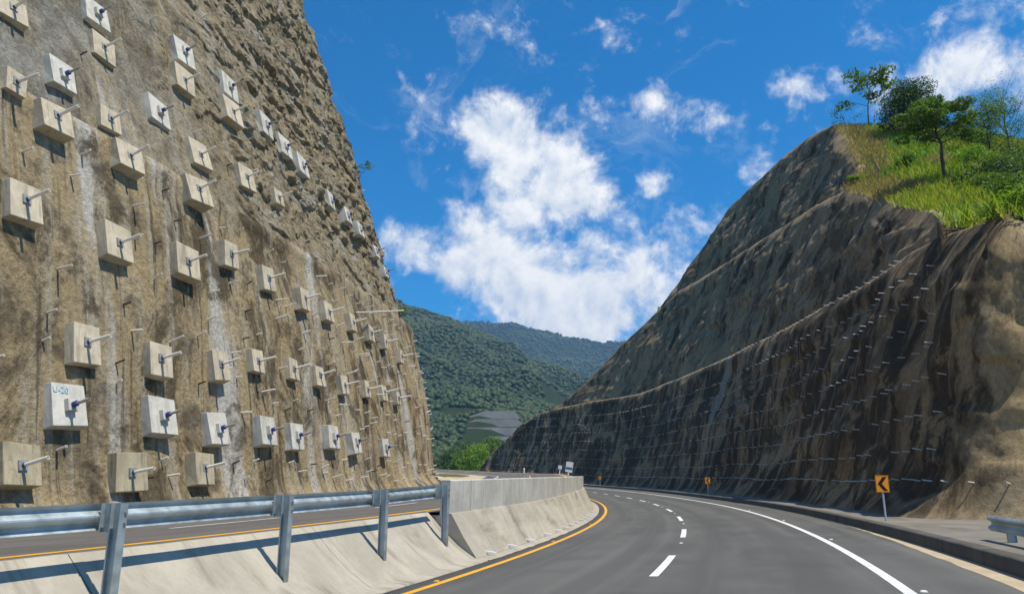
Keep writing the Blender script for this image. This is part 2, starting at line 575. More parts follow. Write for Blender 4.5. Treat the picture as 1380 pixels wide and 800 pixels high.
def mat_right():
    m, t, b, _ = material('sprayed_concrete_brown')
    uv = uvm(t)
    big = t.noise(uv, .10, 5, .62, .4)
    mid = t.noise(uv, .45, 6, .66, .3)
    fine = t.noise(uv, 4., 6, .68)
    grit = t.noise(uv, 20., 3, .7)
    streak = t.noise(t.scale(uv, (.85, .14, 1)), 1.0, 6, .68, .5)
    s2 = t.noise(t.scale(uv, (.22, .03, 1)), 1.0, 5, .62, .4)
    drk = t.noise(t.scale(uv, (.38, .17, 1)), 1.0, 7, .70, .9)
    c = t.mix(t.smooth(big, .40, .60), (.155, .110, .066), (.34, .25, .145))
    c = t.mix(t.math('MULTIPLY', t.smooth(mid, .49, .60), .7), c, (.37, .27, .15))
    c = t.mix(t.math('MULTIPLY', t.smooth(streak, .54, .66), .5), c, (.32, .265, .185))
    suv = t.node('ShaderNodeSeparateXYZ'); t.put(suv.inputs[0], uv)
    foot = t.smooth(suv.outputs[1], 60, 62, .060, -.035, 'LINEAR')         # the lowest tier carries more dark patches
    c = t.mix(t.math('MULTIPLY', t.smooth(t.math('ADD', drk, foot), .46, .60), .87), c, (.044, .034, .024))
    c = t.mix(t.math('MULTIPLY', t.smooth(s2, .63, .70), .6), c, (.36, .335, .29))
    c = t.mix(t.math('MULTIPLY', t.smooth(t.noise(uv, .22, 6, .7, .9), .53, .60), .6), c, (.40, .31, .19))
    sx = t.node('ShaderNodeSeparateXYZ'); t.put(sx.inputs[0], uv)
    # dry masks the nose, whose sunlit tan is painted into the colour
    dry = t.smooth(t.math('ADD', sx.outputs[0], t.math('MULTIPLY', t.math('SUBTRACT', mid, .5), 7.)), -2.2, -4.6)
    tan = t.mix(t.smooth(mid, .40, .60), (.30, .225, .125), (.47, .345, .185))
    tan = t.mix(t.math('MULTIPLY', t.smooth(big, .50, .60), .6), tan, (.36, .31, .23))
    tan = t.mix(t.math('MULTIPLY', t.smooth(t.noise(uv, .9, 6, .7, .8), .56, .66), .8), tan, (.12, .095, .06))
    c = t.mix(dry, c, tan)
    up_ = t.node('ShaderNodeSeparateXYZ'); t.put(up_.inputs[0], t.node('ShaderNodeNewGeometry').outputs['Normal'])
    c = t.mix(t.smooth(up_.outputs[2], .66, .95, 0, .75), c, (.46, .38, .26))   # pale sunlit ledge edges painted onto upward faces
    c = t.mix(t.smooth(fine, .32, .68, 0, .55), c, t.mix(1.0, c, (.36, .36, .36), 'MULTIPLY'))
    t.put(b.inputs['Base Color'], c)
    b.inputs['Roughness'].default_value = .95
    b.inputs['Specular IOR Level'].default_value = .12
    bump(t, b, t.math('ADD', t.math('MULTIPLY', fine, .7), t.math('MULTIPLY', grit, .3)), .8, .09)
    return m


def mat_asphalt(name, base):
    m, t, b, _ = material(name)
    uv = uvm(t)                                             # metres: offset, station
    g = t.noise(uv, 90., 2, .6)
    lo = t.noise(t.scale(uv, (.8, .06, 1)), 1.0, 5, .6, .3)
    pt = t.noise(uv, .35, 5, .65, .5)
    wear = t.noise(t.scale(uv, (1.6, .02, 1)), 1.0, 3, .5)
    k = t.math('ADD', t.math('MULTIPLY', lo, .5), t.math('MULTIPLY', pt, .5))
    c = t.mix(t.smooth(k, .36, .64), tuple(x * .80 for x in base), tuple(x * 1.16 for x in base))
    c = t.mix(t.math('MULTIPLY', t.smooth(wear, .52, .68), .35), c, tuple(x * 1.5 for x in base))
    spots = t.noise(uv, 1.3, 3, .5)
    c = t.mix(t.math('MULTIPLY', t.smooth(spots, .68, .76), .6), c, tuple(x * .55 for x in base))
    g2 = t.noise(uv, 28., 3, .7)
    c = t.mix(t.smooth(g2, .52, .72, 0, .5), c, t.mix(1.0, c, (.6, .6, .6), 'MULTIPLY'))
    c = t.mix(t.smooth(g, .3, .75, 0, .6), c, t.mix(1.0, c, (1.7, 1.68, 1.62), 'MULTIPLY'))
    sx = t.node('ShaderNodeSeparateXYZ'); t.put(sx.inputs[0], uv)
    for w in (-2.9, -1.1, .95, 2.75):                     # polished wheel paths
        dd = t.math('ABSOLUTE', t.math('SUBTRACT', sx.outputs[0], w))
        c = t.mix(t.math('MULTIPLY', t.smooth(dd, .45, .1), t.smooth(pt, .35, .6, .1, .38)), c, tuple(x * .72 for x in base))
    t.put(b.inputs['Base Color'], c)
    t.put(b.inputs['Roughness'], t.smooth(k, .3, .7, .75, .9))
    b.inputs['Specular IOR Level'].default_value = .3
    bump(t, b, g, .5, .012)
    return m


def mat_paint(name, col):
    m, t, b, _ = material(name)
    p = geo_pos(t)
    n = t.noise(p, 2.2, 6, .7); n2 = t.noise(p, 40, 3, .6)
    c = t.mix(t.smooth(n, .35, .7), col, tuple(x * .78 for x in col))
    c = t.mix(t.smooth(n2, .60, .78, 0, .5), c, (.16, .155, .15))
    t.put(b.inputs['Base Color'], c)
    b.inputs['Roughness'].default_value = .6
    return m


def mat_concrete(name, col, stain=(.25, .22, .17), st_scale=(1.4, .22), amount=.6, boards=False):
    m, t, b, _ = material(name)
    uv = uvm(t)
    n = t.noise(uv, .7, 6, .65, .3)
    f = t.noise(uv, 9., 5, .65)
    s = t.noise(t.scale(uv, (st_scale[0], st_scale[1], 1)), 1.0, 6, .65, .3)
    d = t.noise(uv, .3, 5, .7, .8)
    c = t.mix(t.smooth(n, .34, .68), tuple(x * .82 for x in col), tuple(min(.9, x * 1.10) for x in col))
    c = t.mix(t.math('MULTIPLY', t.smooth(s, .52, .70), amount), c, stain)
    c = t.mix(t.math('MULTIPLY', t.smooth(d, .60, .72), amount * .7), c, tuple(x * .8 for x in stain))
    c = t.mix(t.smooth(f, .4, .75, 0, .25), c, t.mix(1.0, c, (.6, .6, .6), 'MULTIPLY'))
    t.put(b.inputs['Base Color'], c)
    b.inputs['Roughness'].default_value = .88
    h = f
    if boards:
        bd = t.noise(t.scale(uv, (9., .3, 1)), 1.0, 3, .6)
        h = t.math('ADD', f, t.math('MULTIPLY', bd, 1.3))
        c2 = t.mix(t.smooth(bd, .45, .7, 0, .35), c, t.mix(1.0, c, (.62, .63, .62), 'MULTIPLY'))
        t.put(b.inputs['Base Color'], c2)
    bump(t, b, h, .5, .02)
    return m


def mat_leaf(name, c0, c1, c2, patch=.15, trans=.3):
    m, t, b, out = material(name)
    g = t.node('ShaderNodeNewGeometry')
    rnd = g.outputs['Random Per Island']
    n = t.noise(g.outputs['Position'], patch, 3, .6)
    c = t.mix(t.smooth(n, .38, .62), c0, c1)
    c = t.mix(t.smooth(rnd, .55, 1.0, 0, .8, 'LINEAR'), c, c2)
    c = t.mix(t.smooth(rnd, 0, .4, .5, 0, 'LINEAR'), c, tuple(x * .5 for x in c0))
    t.put(b.inputs['Base Color'], c)
    b.inputs['Roughness'].default_value = .6
    tr = t.node('ShaderNodeBsdfTranslucent')
    t.put(tr.inputs[0], t.mix(1.0, c, (1.5, 1.6, .8), 'MULTIPLY'))
    ms = t.node('ShaderNodeMixShader')
    ms.inputs[0].default_value = trans
    t.l.new(b.outputs[0], ms.inputs[1]); t.l.new(tr.outputs[0], ms.inputs[2])
    t.l.new(ms.outputs[0], out.inputs[0])
    return m


def mat_ground(name, cols, scale=.2, bumpd=.1):
    m, t, b, _ = material(name)
    p = geo_pos(t)
    n = t.noise(p, scale, 6, .65, .3); f = t.noise(p, scale * 12, 5, .65)
    c = t.mix(t.smooth(n, .35, .65), cols[0], cols[1])
    c = t.mix(t.smooth(f, .5, .7, 0, .7), c, cols[2])
    t.put(b.inputs['Base Color'], c)
    b.inputs['Roughness'].default_value = .95
    b.inputs['Specular IOR Level'].default_value = .1
    bump(t, b, f, .8, bumpd)
    return m


def mat_block(name, col, dirt):
    m, t, b, _ = material(name)
    p = objc(t)
    rnd = t.node('ShaderNodeObjectInfo').outputs['Random']
    q = t.vmath('ADD', p, t.vmath('SCALE', (7.3, 3.1, 5.7), t.math('MULTIPLY', rnd, 20.)))
    n = t.noise(q, 2.2, 6, .68, .4); f = t.noise(q, 22, 4, .65)
    drip = t.noise(t.scale(q, (6.5, .8, 6.5)), 1.0, 5, .65, .2)
    c = t.mix(t.smooth(n, .34, .66), tuple(x * .80 for x in col), tuple(min(.8, x * 1.08) for x in col))
    c = t.mix(t.math('MULTIPLY', t.smooth(drip, .52, .66), dirt), c, (.20, .17, .125))
    c = t.mix(t.math('MULTIPLY', t.smooth(t.noise(q, 1.1, 5, .7, .6), .54, .66), dirt * .8), c, (.25, .205, .14))
    c = t.mix(t.smooth(f, .55, .75, 0, .3), c, (.22, .2, .17))
    c = t.mix(t.smooth(rnd, 0, 1, 0, .28, 'LINEAR'), c, t.mix(1.0, c, (.72, .68, .60), 'MULTIPLY'))
    t.put(b.inputs['Base Color'], c)
    b.inputs['Roughness'].default_value = .88
    bump(t, b, t.math('ADD', f, n), .6, .012)
    return m


M = {}
M['left_low'] = mat_left(False)
M['left_up'] = mat_left(True)
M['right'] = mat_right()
M['asphalt'] = mat_asphalt('asphalt', (.087, .086, .081))
M['asphalt_left'] = mat_asphalt('asphalt_brownish', (.098, .090, .082))
M['white_paint'] = mat_paint('white_road_paint', (.78, .78, .76))
M['yellow_paint'] = mat_paint('yellow_road_paint', (.80, .40, .03))
M['slope'] = mat_concrete('pale_concrete', (.405, .37, .30), (.20, .17, .125), (.35, 1.7), .75)
M['wall'] = mat_concrete('grey_board_marked_concrete', (.52, .505, .45), (.30, .27, .22), (2.0, .2), .5, True)
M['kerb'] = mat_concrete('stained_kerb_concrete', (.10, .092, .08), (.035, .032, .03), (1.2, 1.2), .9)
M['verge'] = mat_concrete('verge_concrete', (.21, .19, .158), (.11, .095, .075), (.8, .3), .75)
M['dust'] = mat_ground('tan_dust', ((.42, .34, .23), (.50, .42, .30), (.34, .27, .18)), 1.2, .02)
M['block_clean'] = mat_block('pale_block_concrete', (.58, .56, .50), .35)
M['block_tan'] = mat_block('tan_block_concrete', (.55, .48, .36), .5)
M['block_old'] = mat_block('weathered_block_concrete', (.43, .375, .26), .85)
M['pipe'] = simple('pale_plastic_pipe', (.78, .74, .66), .6, .12, 9)
M['pipe_dark'] = simple('dull_grey_pipe', (.36, .34, .30), .65, .15, 9)
M['nail'] = simple('white_nail_pipe', (.62, .61, .58), .55, .12, 9)
M['blue'] = simple('blue_plastic_cap', (.012, .03, .24), .35, .1, 9, spec=.5)
M['blue_paint'] = simple('pale_blue_spray_paint', (.30, .56, .68), .7, .25, 30)
M['steel'] = simple('galvanised_steel', (.40, .46, .475), .52, .30, 5, metal=.6, spec=.5)
M['steel_plate'] = simple('grey_steel_plate', (.30, .32, .34), .5, .2, 9, metal=.4)
M['rust'] = simple('rusty_rebar', (.10, .065, .045), .8, .3, 12)
M['orange'] = simple('orange_sign_sheet', (.85, .30, .012), .45, .06, 12)
M['black'] = simple('black_sign_print', (.012, .012, .012), .5, .1, 12)
M['sign_white'] = simple('white_sign_sheet', (.80, .80, .80), .5, .05, 12)
M['sign_blue'] = simple('blue_sign_band', (.06, .16, .32), .5, .08, 12)
M['post'] = simple('pale_blue_grey_post', (.40, .46, .50), .5, .1, 9)
M['bark'] = simple('bark', (.075, .058, .042), .9, .35, 7, bumpd=.02)
M['twig'] = simple('bare_twig', (.16, .135, .11), .9, .25, 7)
M['soil'] = mat_ground('grassy_soil', ((.10, .15, .025), (.19, .19, .045), (.075, .11, .02)), .25, .12)
M['grass'] = mat_leaf('grass_blades', (.15, .31, .022), (.36, .40, .045), (.46, .43, .09), .13, .35)
M['dry_grass'] = mat_leaf('dry_grass_blades', (.36, .29, .12), (.42, .33, .13), (.24, .22, .07), .3, .3)
M['leaf_dark'] = mat_leaf('dark_leaves', (.030, .070, .014), (.050, .105, .020), (.085, .15, .030), .5, .2)
M['leaf_mid'] = mat_leaf('mid_green_leaves', (.075, .150, .022), (.12, .205, .032), (.19, .27, .05), .5, .3)
M['leaf_bright'] = mat_leaf('bright_green_leaves', (.11, .24, .02), (.20, .32, .03), (.30, .37, .05), .4, .35)
M['forest'] = mat_leaf('forest_crowns', (.016, .040, .012), (.045, .072, .018), (.070, .092, .024), .0035, .0)
M['mount'] = mat_ground('forest_floor', ((.016, .030, .010), (.034, .044, .014), (.012, .024, .008)), .006, 2.)
M['ground'] = mat_ground('valley_grass', ((.075, .10, .03), (.14, .13, .05), (.06, .08, .025)), .05, .3)
M['terrace'] = mat_ground('grey_cut_earth', ((.11, .115, .115), (.15, .15, .145), (.085, .088, .088)), .06, .4)

# ================================================================== ground and roads
g = 4600.
tag(obj('ground', np_mesh('ground', [(-g, -g, -1.4), (g, -g, -1.4), (g, g, -1.4), (-g, g, -1.4)], [(0, 1, 2, 3)], M['ground'])), kind='structure')


def strip(name, s, offs, zf, mat, parent=None, skirt=None, flip=False, **kw):
    """sheet along the road: stations s x offsets; zf(s, o) gives height"""
    s = np.asarray(s, float)
    V, UV = [], []
    offs = list(offs)
    cols = []
    for k, o in enumerate(offs):
        oo = o(s) if callable(o) else np.full_like(s, o)
        x, y = road(s, oo)
        z = zf(s, oo) if callable(zf) else zf[k](s)
        cols.append(np.stack([x, y, np.broadcast_to(z, s.shape)], -1)); UV.append(np.stack([oo, s], -1))
    if skirt is not None:
        a = cols[0].copy(); a[:, 2] = np.minimum(a[:, 2] - .05, skirt); b_ = cols[-1].copy(); b_[:, 2] = np.minimum(b_[:, 2] - .05, skirt)
        cols = [a] + cols + [b_]; UV = [UV[0]] + UV + [UV[-1]]
    V = np.stack(cols, 1).reshape(-1, 3); U = np.stack(UV, 1).reshape(-1, 2)
    me = np_mesh(name, V, grid_faces(len(s), len(cols), True), mat, uv=U)
    return obj(name, me, parent)


SR = np.concatenate([np.arange(-38, 120, 1.), np.arange(120, 300, 2.)])
road_r = tag(strip('road', SR, np.linspace(-4.4, 5.85, 12), lambda s, o: rz(s, o), M['asphalt'], skirt=-1.6), kind='structure')
road_l = tag(strip('road', SR, np.linspace(-6.05, -15.7, 10)[::-1], lambda s, o: lz(s, o), M['asphalt_left'], skirt=-1.6), kind='structure')


def marking(name, mat, s, o, w, par, zf):
    oo = o
    return strip(name, s, [oo - w / 2, oo + w / 2], lambda s_, o_: zf(s_, o_) + .005, mat, par)


marking('yellow_edge_line', M['yellow_paint'], SR, -3.91, .17, road_r, rz)
marking('white_edge_line', M['white_paint'], SR, 3.907, .17, road_r, rz)
for k in range(-3, 22):
    s0 = 9.1 + 10.6 * k
    marking('lane_dash', M['white_paint'], np.linspace(s0, s0 + 4.3, 7), 0.0, .17, road_r, rz)
marking('yellow_edge_line', M['yellow_paint'], SR, -6.66, .24, road_l, lz)
marking('white_edge_line', M['white_paint'], SR, -14.1, .15, road_l, lz)
for k in range(-3, 22):
    s0 = 8.2 + 10.6 * k
    marking('lane_dash', M['white_paint'], np.linspace(s0, s0 + 4.3, 7), -10.25, .14, road_l, lz)

ORD = ['first', 'second', 'third', 'fourth', 'fifth', 'sixth', 'seventh', 'eighth', 'ninth', 'tenth', 'eleventh', 'twelfth', 'thirteenth', 'fourteenth']

# raised road studs
stud = MB()
stud.add([(-.05, -.05, 0), (.05, -.05, 0), (.05, .05, 0), (-.05, .05, 0), (-.03, -.04, .018), (.03, -.04, .018), (.03, .04, .018), (-.03, .04, .018)],
         [(3, 2, 1, 0), (4, 5, 6, 7), (0, 1, 5, 4), (1, 2, 6, 5), (2, 3, 7, 6), (3, 0, 4, 7)])
stud_w = stud.mesh('road_stud', M['sign_white']); stud_y = stud.mesh('road_stud_yellow', M['yellow_paint'])
for i in range(5):
    s = 17.3 + 10.6 * i
    x, y = road(s, .02)
    o = obj('road_stud', stud_w, loc=(float(x), float(y), float(rz(s, 0)) + .001)); o.rotation_euler.z = -float(np.interp(s, AS, ATH))
    tag(o, ORD[i] + ' white road stud from the camera along the dashed lane line', 'road stud', 'white studs along the lane line')
for i in range(4):
    s = 7 + 10.6 * i
    x, y = road(s, 4.12)
    o = obj('road_stud', stud_w, loc=(float(x), float(y), float(rz(s, 4.12)) + .001)); o.rotation_euler.z = -float(np.interp(s, AS, ATH))
    tag(o, ORD[i] + ' white road stud from the camera beside the solid white edge line', 'road stud', 'white studs along the edge line')
for i in range(3):
    s = 8.5 + 10.6 * i
    x, y = road(s, -4.1)
    o = obj('road_stud', stud_y, loc=(float(x), float(y), float(rz(s, -4.1)) + .001)); o.rotation_euler.z = -float(np.interp(s, AS, ATH))
    tag(o, ORD[i] + ' yellow road stud from the camera beside the yellow edge line', 'road stud', 'yellow studs along the median line')

# right-hand gutter dust, kerb and verge
SK = np.arange(-38, 235, .5)
tag(strip('gutter', np.arange(-38, 60, .5), [lambda s: 5.84 - .08 - .42 * (1 - sstep(s, 6, 30)) + .05 * pnoise(s * .8, .3), 5.84],
          lambda s, o: rz(s, o) + .004, M['dust']), kind='structure')
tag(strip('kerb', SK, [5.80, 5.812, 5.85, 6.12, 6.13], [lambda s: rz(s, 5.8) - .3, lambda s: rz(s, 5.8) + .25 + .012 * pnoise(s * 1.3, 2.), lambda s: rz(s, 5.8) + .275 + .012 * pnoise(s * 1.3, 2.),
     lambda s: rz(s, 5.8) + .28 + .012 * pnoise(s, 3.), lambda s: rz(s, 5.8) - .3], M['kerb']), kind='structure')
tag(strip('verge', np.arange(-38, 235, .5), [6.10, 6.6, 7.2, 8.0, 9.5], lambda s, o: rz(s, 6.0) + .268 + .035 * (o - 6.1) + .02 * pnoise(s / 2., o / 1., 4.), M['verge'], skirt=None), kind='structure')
# the wider bare apron in front of the nose of the right-hand cut
tag(strip('verge', np.arange(-38, 20.1, 1.), list(np.linspace(9.4, 48, 16)), lambda s, o: rz(s, 6.0) + .36 + .015 * (o - 9) + .06 * pnoise(s / 4., o / 4., 4.), M['dust']), kind='structure')

# left of the left carriageway: dirt shoulder and, past the cut, open ground
tag(strip('shoulder', np.arange(-38, 300, 1.), [-15.6, -16.4, -17.6, -20], lambda s, o: lz(s, -15.6) + .02 + .22 * np.maximum(0, -15.6 - o) * (.3 + .7 * sstep(s, 30, 50)) * (1 - .9 * sstep(s, 60, 75)) + .03 * pnoise(s / 2., o, 2.), M['dust']), kind='structure')
tag(strip('field', np.arange(66, 300, 2.), [-18.2, -20, -24, -34, -50, -80], lambda s, o: lz(s, -15.6) + .03 + .03 * np.maximum(0, -15.6 - o) * sstep(s, 60, 100) + .3 * pnoise(s / 9., o / 9., 2.) * sstep(-o, 17, 24), M['ground'], skirt=-1.6), kind='structure')

# ================================================================== left cut slope
def wall_grid(name, A, Z, mat, parent):
    AA, ZZ = np.meshgrid(A, Z, indexing='ij') if Z.ndim == 1 else (np.broadcast_to(A[:, None], Z.shape), Z)
    x, y, z = left_point(AA, ZZ)
    V = np.stack([x, y, z], -1).reshape(-1, 3)
    me = np_mesh(name, V, grid_faces(len(A), ZZ.shape[1], True), mat, True, np.stack([AA, ZZ], -1).reshape(-1, 2))
    return obj(name, me, parent)


x0, y0 = road(20., -17)
left_wall = tag(empty('anchored_slope'), 'tall tan sprayed-concrete cut studded with anchor blocks, left of the road', 'rock cut')
LA = np.concatenate([np.arange(-14, 4, .35), np.arange(4, 56, .125), np.arange(56, 90, .5)])
tt = np.linspace(0, 1, 112)
Zl = (left_toe_z(LA) - .5)[:, None] * (1 - tt[None, :]) + LCREST * tt[None, :]
wall_grid('lower_tier', LA, Zl, M['left_low'], left_wall)
Zu = np.concatenate([np.arange(LCREST, 30, .125), np.arange(30, 44.1, .2)])
up = wall_grid('upper_tier', LA, Zu, M['left_up'], left_wall)
up.data.polygons.foreach_set('use_smooth', np.zeros(len(up.data.polygons), bool))
# natural ground behind the top of the cut
xa, ya, za = left_point(LA[::3], np.full(len(LA[::3]), 44.0), fine=False)
_, _, ta = left_plan(LA[::3])
rows = []
for d in (0., 1.5, 4, 8):
    zz = 44.0 + .25 * d + .5 * pnoise(xa / 5, ya / 5, d)
    rows.append(np.stack([xa - (d - .2) * np.cos(np.minimum(ta, 9)) * np.where(LA[::3] > LARC, .35, 1), ya + (d - .2) * np.sin(ta) * np.where(LA[::3] > LARC, .35, 1), zz - .15], -1))
tag(obj('terrain', np_mesh('terrain', np.stack(rows, 1).reshape(-1, 3), grid_faces(len(xa), 4, True), M['soil'])), kind='structure')

# ---- anchor blocks
def frustum(w, h, t, taper, back):
    mb = MB()
    a, b_ = w / 2, h / 2
    c, d = a - taper, b_ - taper
    mb.add([(-a, -b_, -back), (a, -b_, -back), (a, b_, -back), (-a, b_, -back), (-c, -d, t), (c, -d, t), (c, d, t), (-c, d, t)],
           [(3, 2, 1, 0), (4, 5, 6, 7), (0, 1, 5, 4), (1, 2, 6, 5), (2, 3, 7, 6), (3, 0, 4, 7)])
    return mb


def hollow_pipe(L, r, name, mat, z0=0.):
    mb = MB()
    n = 10
    vs, fs = [], []
    for (rr, z) in ((r, z0), (r, z0 + L), (r * .78, z0 + L), (r * .78, z0 + L - .12)):
        for k in range(n):
            w = 2 * math.pi * k / n
            vs.append((rr * math.cos(w), rr * math.sin(w), z))
    for j in range(3):
        for k in range(n):
            fs.append((j * n + k, j * n + (k + 1) % n, (j + 1) * n + (k + 1) % n, (j + 1) * n + k))
    fs.append(tuple(3 * n + k for k in range(n)))
    mb.add(vs, fs)
    return mb.mesh(name, mat)


def rough_body(k, seed):
    q = random.Random(seed)
    mb = frustum(1.0, 1.0, .34, .035, .5)
    mb.v = [(x + q.uniform(-.028, .028), y + q.uniform(-.028, .028), z + (q.uniform(-.03, .03) if z > 0 else 0)) for x, y, z in mb.v]
    me = mb.mesh('anchor_body_' + k, M[k], bevel=.016)
    return me


BODY = {k: [rough_body(k, 50 + 7 * j) for j in range(5)] for k in ('block_clean', 'block_tan', 'block_old')}
PLATE_C = frustum(.36, .36, .13, .01, .02).mesh('bearing_plate', M['block_clean'], bevel=.006)
PLATE_S = frustum(.27, .27, .03, .002, .02).mesh('bearing_plate_steel', M['steel_plate'])
_c = MB().tube([(0, 0, 0), (0, 0, .13)], .085, 14)
CAP = _c.mesh('anchor_cap', M['blue'])
_k = MB().tube([(0, 0, 0), (0, 0, .06)], .06, 8)
NUT = _k.mesh('anchor_nut', M['rust'])
PIPE_S = hollow_pipe(.48, .048, 'anchor_pipe', M['pipe_dark'])
PIPE_L = hollow_pipe(.78, .052, 'anchor_pipe_long', M['pipe'])

def wall_frame(fn, a, z, tilt=0.):
    """matrix on a wall surface: x along, y up the face, z outward"""
    e = .5
    p = Vector([float(q) for q in fn(a, z)])
    pa = Vector([float(q) for q in fn(a + e, z)]) - Vector([float(q) for q in fn(a - e, z)])
    pz = Vector([float(q) for q in fn(a, z + e)]) - Vector([float(q) for q in fn(a, z - e)])
    return p, pa, pz


def left_frame(a, z, tilt=None):
    _, _, t = left_plan(a)
    t = float(t)
    n = Vector((math.cos(t), -math.sin(t), 0))
    b = .2 if z < LCREST else .31
    if tilt is not None: b = tilt
    n = (n + Vector((0, 0, b))).normalized()
    ax = Vector((math.sin(t), math.cos(t), 0))
    ax = (ax - n * ax.dot(n)).normalized()
    ay = n.cross(ax)
    if ay.z < 0: ay = -ay; 
    m3 = Matrix((-ax, ay, n)).transposed()
    if m3.determinant() < 0: m3 = Matrix((ax, ay, n)).transposed()
    return m3
#--BLOCKS
BLOCKS = {
    'A': [(9.5, 2.0, 1.18, 1.18), (13.7, 1.9, 1.27, 1.27), (17.6, 2.0, 1.17, 1.17)],
    'B': [(11.2, 3.7, 1.27, 1.3), (15.4, 3.7, 1.31, 1.34), (18.8, 3.5, 1.26, 1.29), (22.2, 3.6, 1.23, 1.25), (24.8, 3.5, 1.2, 1.22), (29.0, 3.7, 1.2, 1.22), (31.8, 3.5, 1.14, 1.16), (37.1, 3.5, 1.07, 1.1)],
    'C': [(11.9, 5.6, 1.11, 1.29), (15.4, 5.6, 1.05, 1.22), (19.2, 5.9, 1.05, 1.23), (21.9, 6.5, 0.9, 1.04), (25.3, 6.6, 0.93, 1.08), (28.2, 6.6, 0.94, 1.09), (31.1, 6.5, 0.91, 1.05), (35.0, 6.7, 0.89, 1.03), (38.2, 6.8, 0.87, 1.01), (41.4, 6.8, 0.77, 0.9)],
    'D': [(9.5, 9.4, 1.13, 1.23), (13.4, 9.3, 1.22, 1.33), (17.2, 9.6, 1.24, 1.35), (20.8, 10.9, 1.08, 1.17), (24.0, 10.6, 1.11, 1.21), (27.6, 10.4, 1.08, 1.18), (30.3, 10.3, 1.05, 1.14), (34.4, 10.5, 1.03, 1.12), (37.5, 10.4, 0.98, 1.07), (40.4, 10.4, 0.95, 1.04), (44.2, 10.0, 0.97, 1.06)],
    'E': [(10.9, 12.8, 1.21, 1.1), (14.3, 12.8, 1.27, 1.16), (18.5, 13.0, 1.42, 1.29)],
    'F': [(9.4, 13.4, 0.76, 0.8), (15.1, 14.9, 0.99, 1.04), (21.4, 16.0, 1.37, 1.44), (25.5, 16.4, 1.32, 1.39), (28.9, 16.5, 0.92, 0.97)],
    'G': [(12.7, 15.6, 1.16, 1.22), (18.8, 17.0, 1.3, 1.36), (25.7, 21.7, 1.38, 1.45), (28.7, 20.8, 1.39, 1.46), (31.5, 20.7, 1.39, 1.46), (34.1, 20.5, 1.38, 1.45), (37.8, 19.5, 1.21, 1.27), (40.8, 19.4, 1.18, 1.24), (42.5, 18.9, 1.12, 1.18), (46.6, 18.4, 0.99, 1.04), (49.4, 17.5, 0.93, 0.98)],
    'H': [(10.8, 17.2, 1.09, 1.03), (15.6, 18.4, 1.27, 1.21), (21.3, 19.9, 1.43, 1.36), (25.5, 20.2, 1.58, 1.5)],
    'I': [(15.5, 20.0, 1.22, 1.29), (21.6, 21.5, 1.38, 1.46)],
}
#--ENDBLOCKS
ROWTXT = {
    'A': ('block_old', 0, 'weathered brown anchor block, {} from the left in the lowest row', .42),
    'B': ('block_clean', 1, 'pale anchor block with blue cap, {} from the left in the row above the guardrail', .31),
    'C': ('block_tan', 0, 'tan anchor block, {} from the left in the row above the blue-capped row', .29),
    'D': ('block_tan', 0, 'tan anchor block, {} from the left in the second row below the ledge', .33),
    'E': ('block_tan', 0, 'tilted tan anchor block, {} from the left just below the ledge', .30),
    'F': ('block_tan', 0, 'capless anchor block, {} from the left resting just above the ledge', .20),
    'G': ('block_clean', 1, 'blue-capped anchor block, {} from the left in the row above the ledge', .22),
    'H': ('block_tan', 0, 'capless anchor block, {} from the left high on the cut', .22),
    'I': ('block_clean', 1, 'blue-capped anchor block, {} from the left in the topmost row', .22)}
for row, lst in BLOCKS.items():
    mk, cap, txt, th_ = ROWTXT[row]
    for i, (a, z, w, h) in enumerate(lst):
        m3 = left_frame(a, z)
        pa_, pz_ = np.meshgrid(np.linspace(a - w * .4, a + w * .4, 5), np.linspace(z - h * .4, z + h * .4, 5))
        dd_ = left_disp(pa_, pz_)
        p = Vector([float(q) for q in left_point(a, z, extra=float(left_disp(np.array(a), np.array(z), False) - .5 * dd_.mean() - .5 * dd_.min()), fine=False)])
        roll = Matrix.Rotation(R(random.uniform(-2.5, 2.5)), 3, 'Z')
        tiltx = Matrix.Rotation(R(random.uniform(-4, 3) + (-7 if row == 'E' else 0)), 3, 'X')
        tilty = Matrix.Rotation(R(random.uniform(-4, 4)), 3, 'Y')
        root = empty('anchor_block', p)
        root.rotation_euler = (m3 @ roll @ tiltx @ tilty).to_euler()
        tag(root, txt.format(ORD[i]), 'anchor block', 'anchor blocks on the left cut')
        th_i = th_ * random.uniform(.9, 1.15)
        bo = obj('block_body', BODY[mk][random.randrange(5) if not (row == 'B' and i == 0) else 0], root)
        bo.scale = (w, h, th_i / .34)
        pl = obj('bearing_plate', PLATE_C if cap else PLATE_S, root, (0, random.uniform(-.04, .06) * h, th_i))
        if cap:
            obj('cap', CAP, pl, (0, 0, .132))
            obj('pipe', PIPE_S, pl, (0, 0, .20))
        else:
            obj('nut', NUT, pl, (0, 0, .03))
            obj('pipe', PIPE_L, pl, (0, 0, .03))
        if row == 'B' and i == 0:
            cu = bpy.data.curves.new('lettering', 'FONT')
            cu.body = 'U-20'; cu.size = .27; cu.extrude = .002; cu.offset = 0.
            cu.materials.append(M['blue_paint'])
            tmp = bpy.data.objects.new('lettering_outline', cu)
            lm = bpy.data.meshes.new_from_object(tmp)
            bpy.data.objects.remove(tmp)
            obj('lettering', lm, bo, (-.44, .26, .362)).scale = (1 / w, 1 / h, 1)

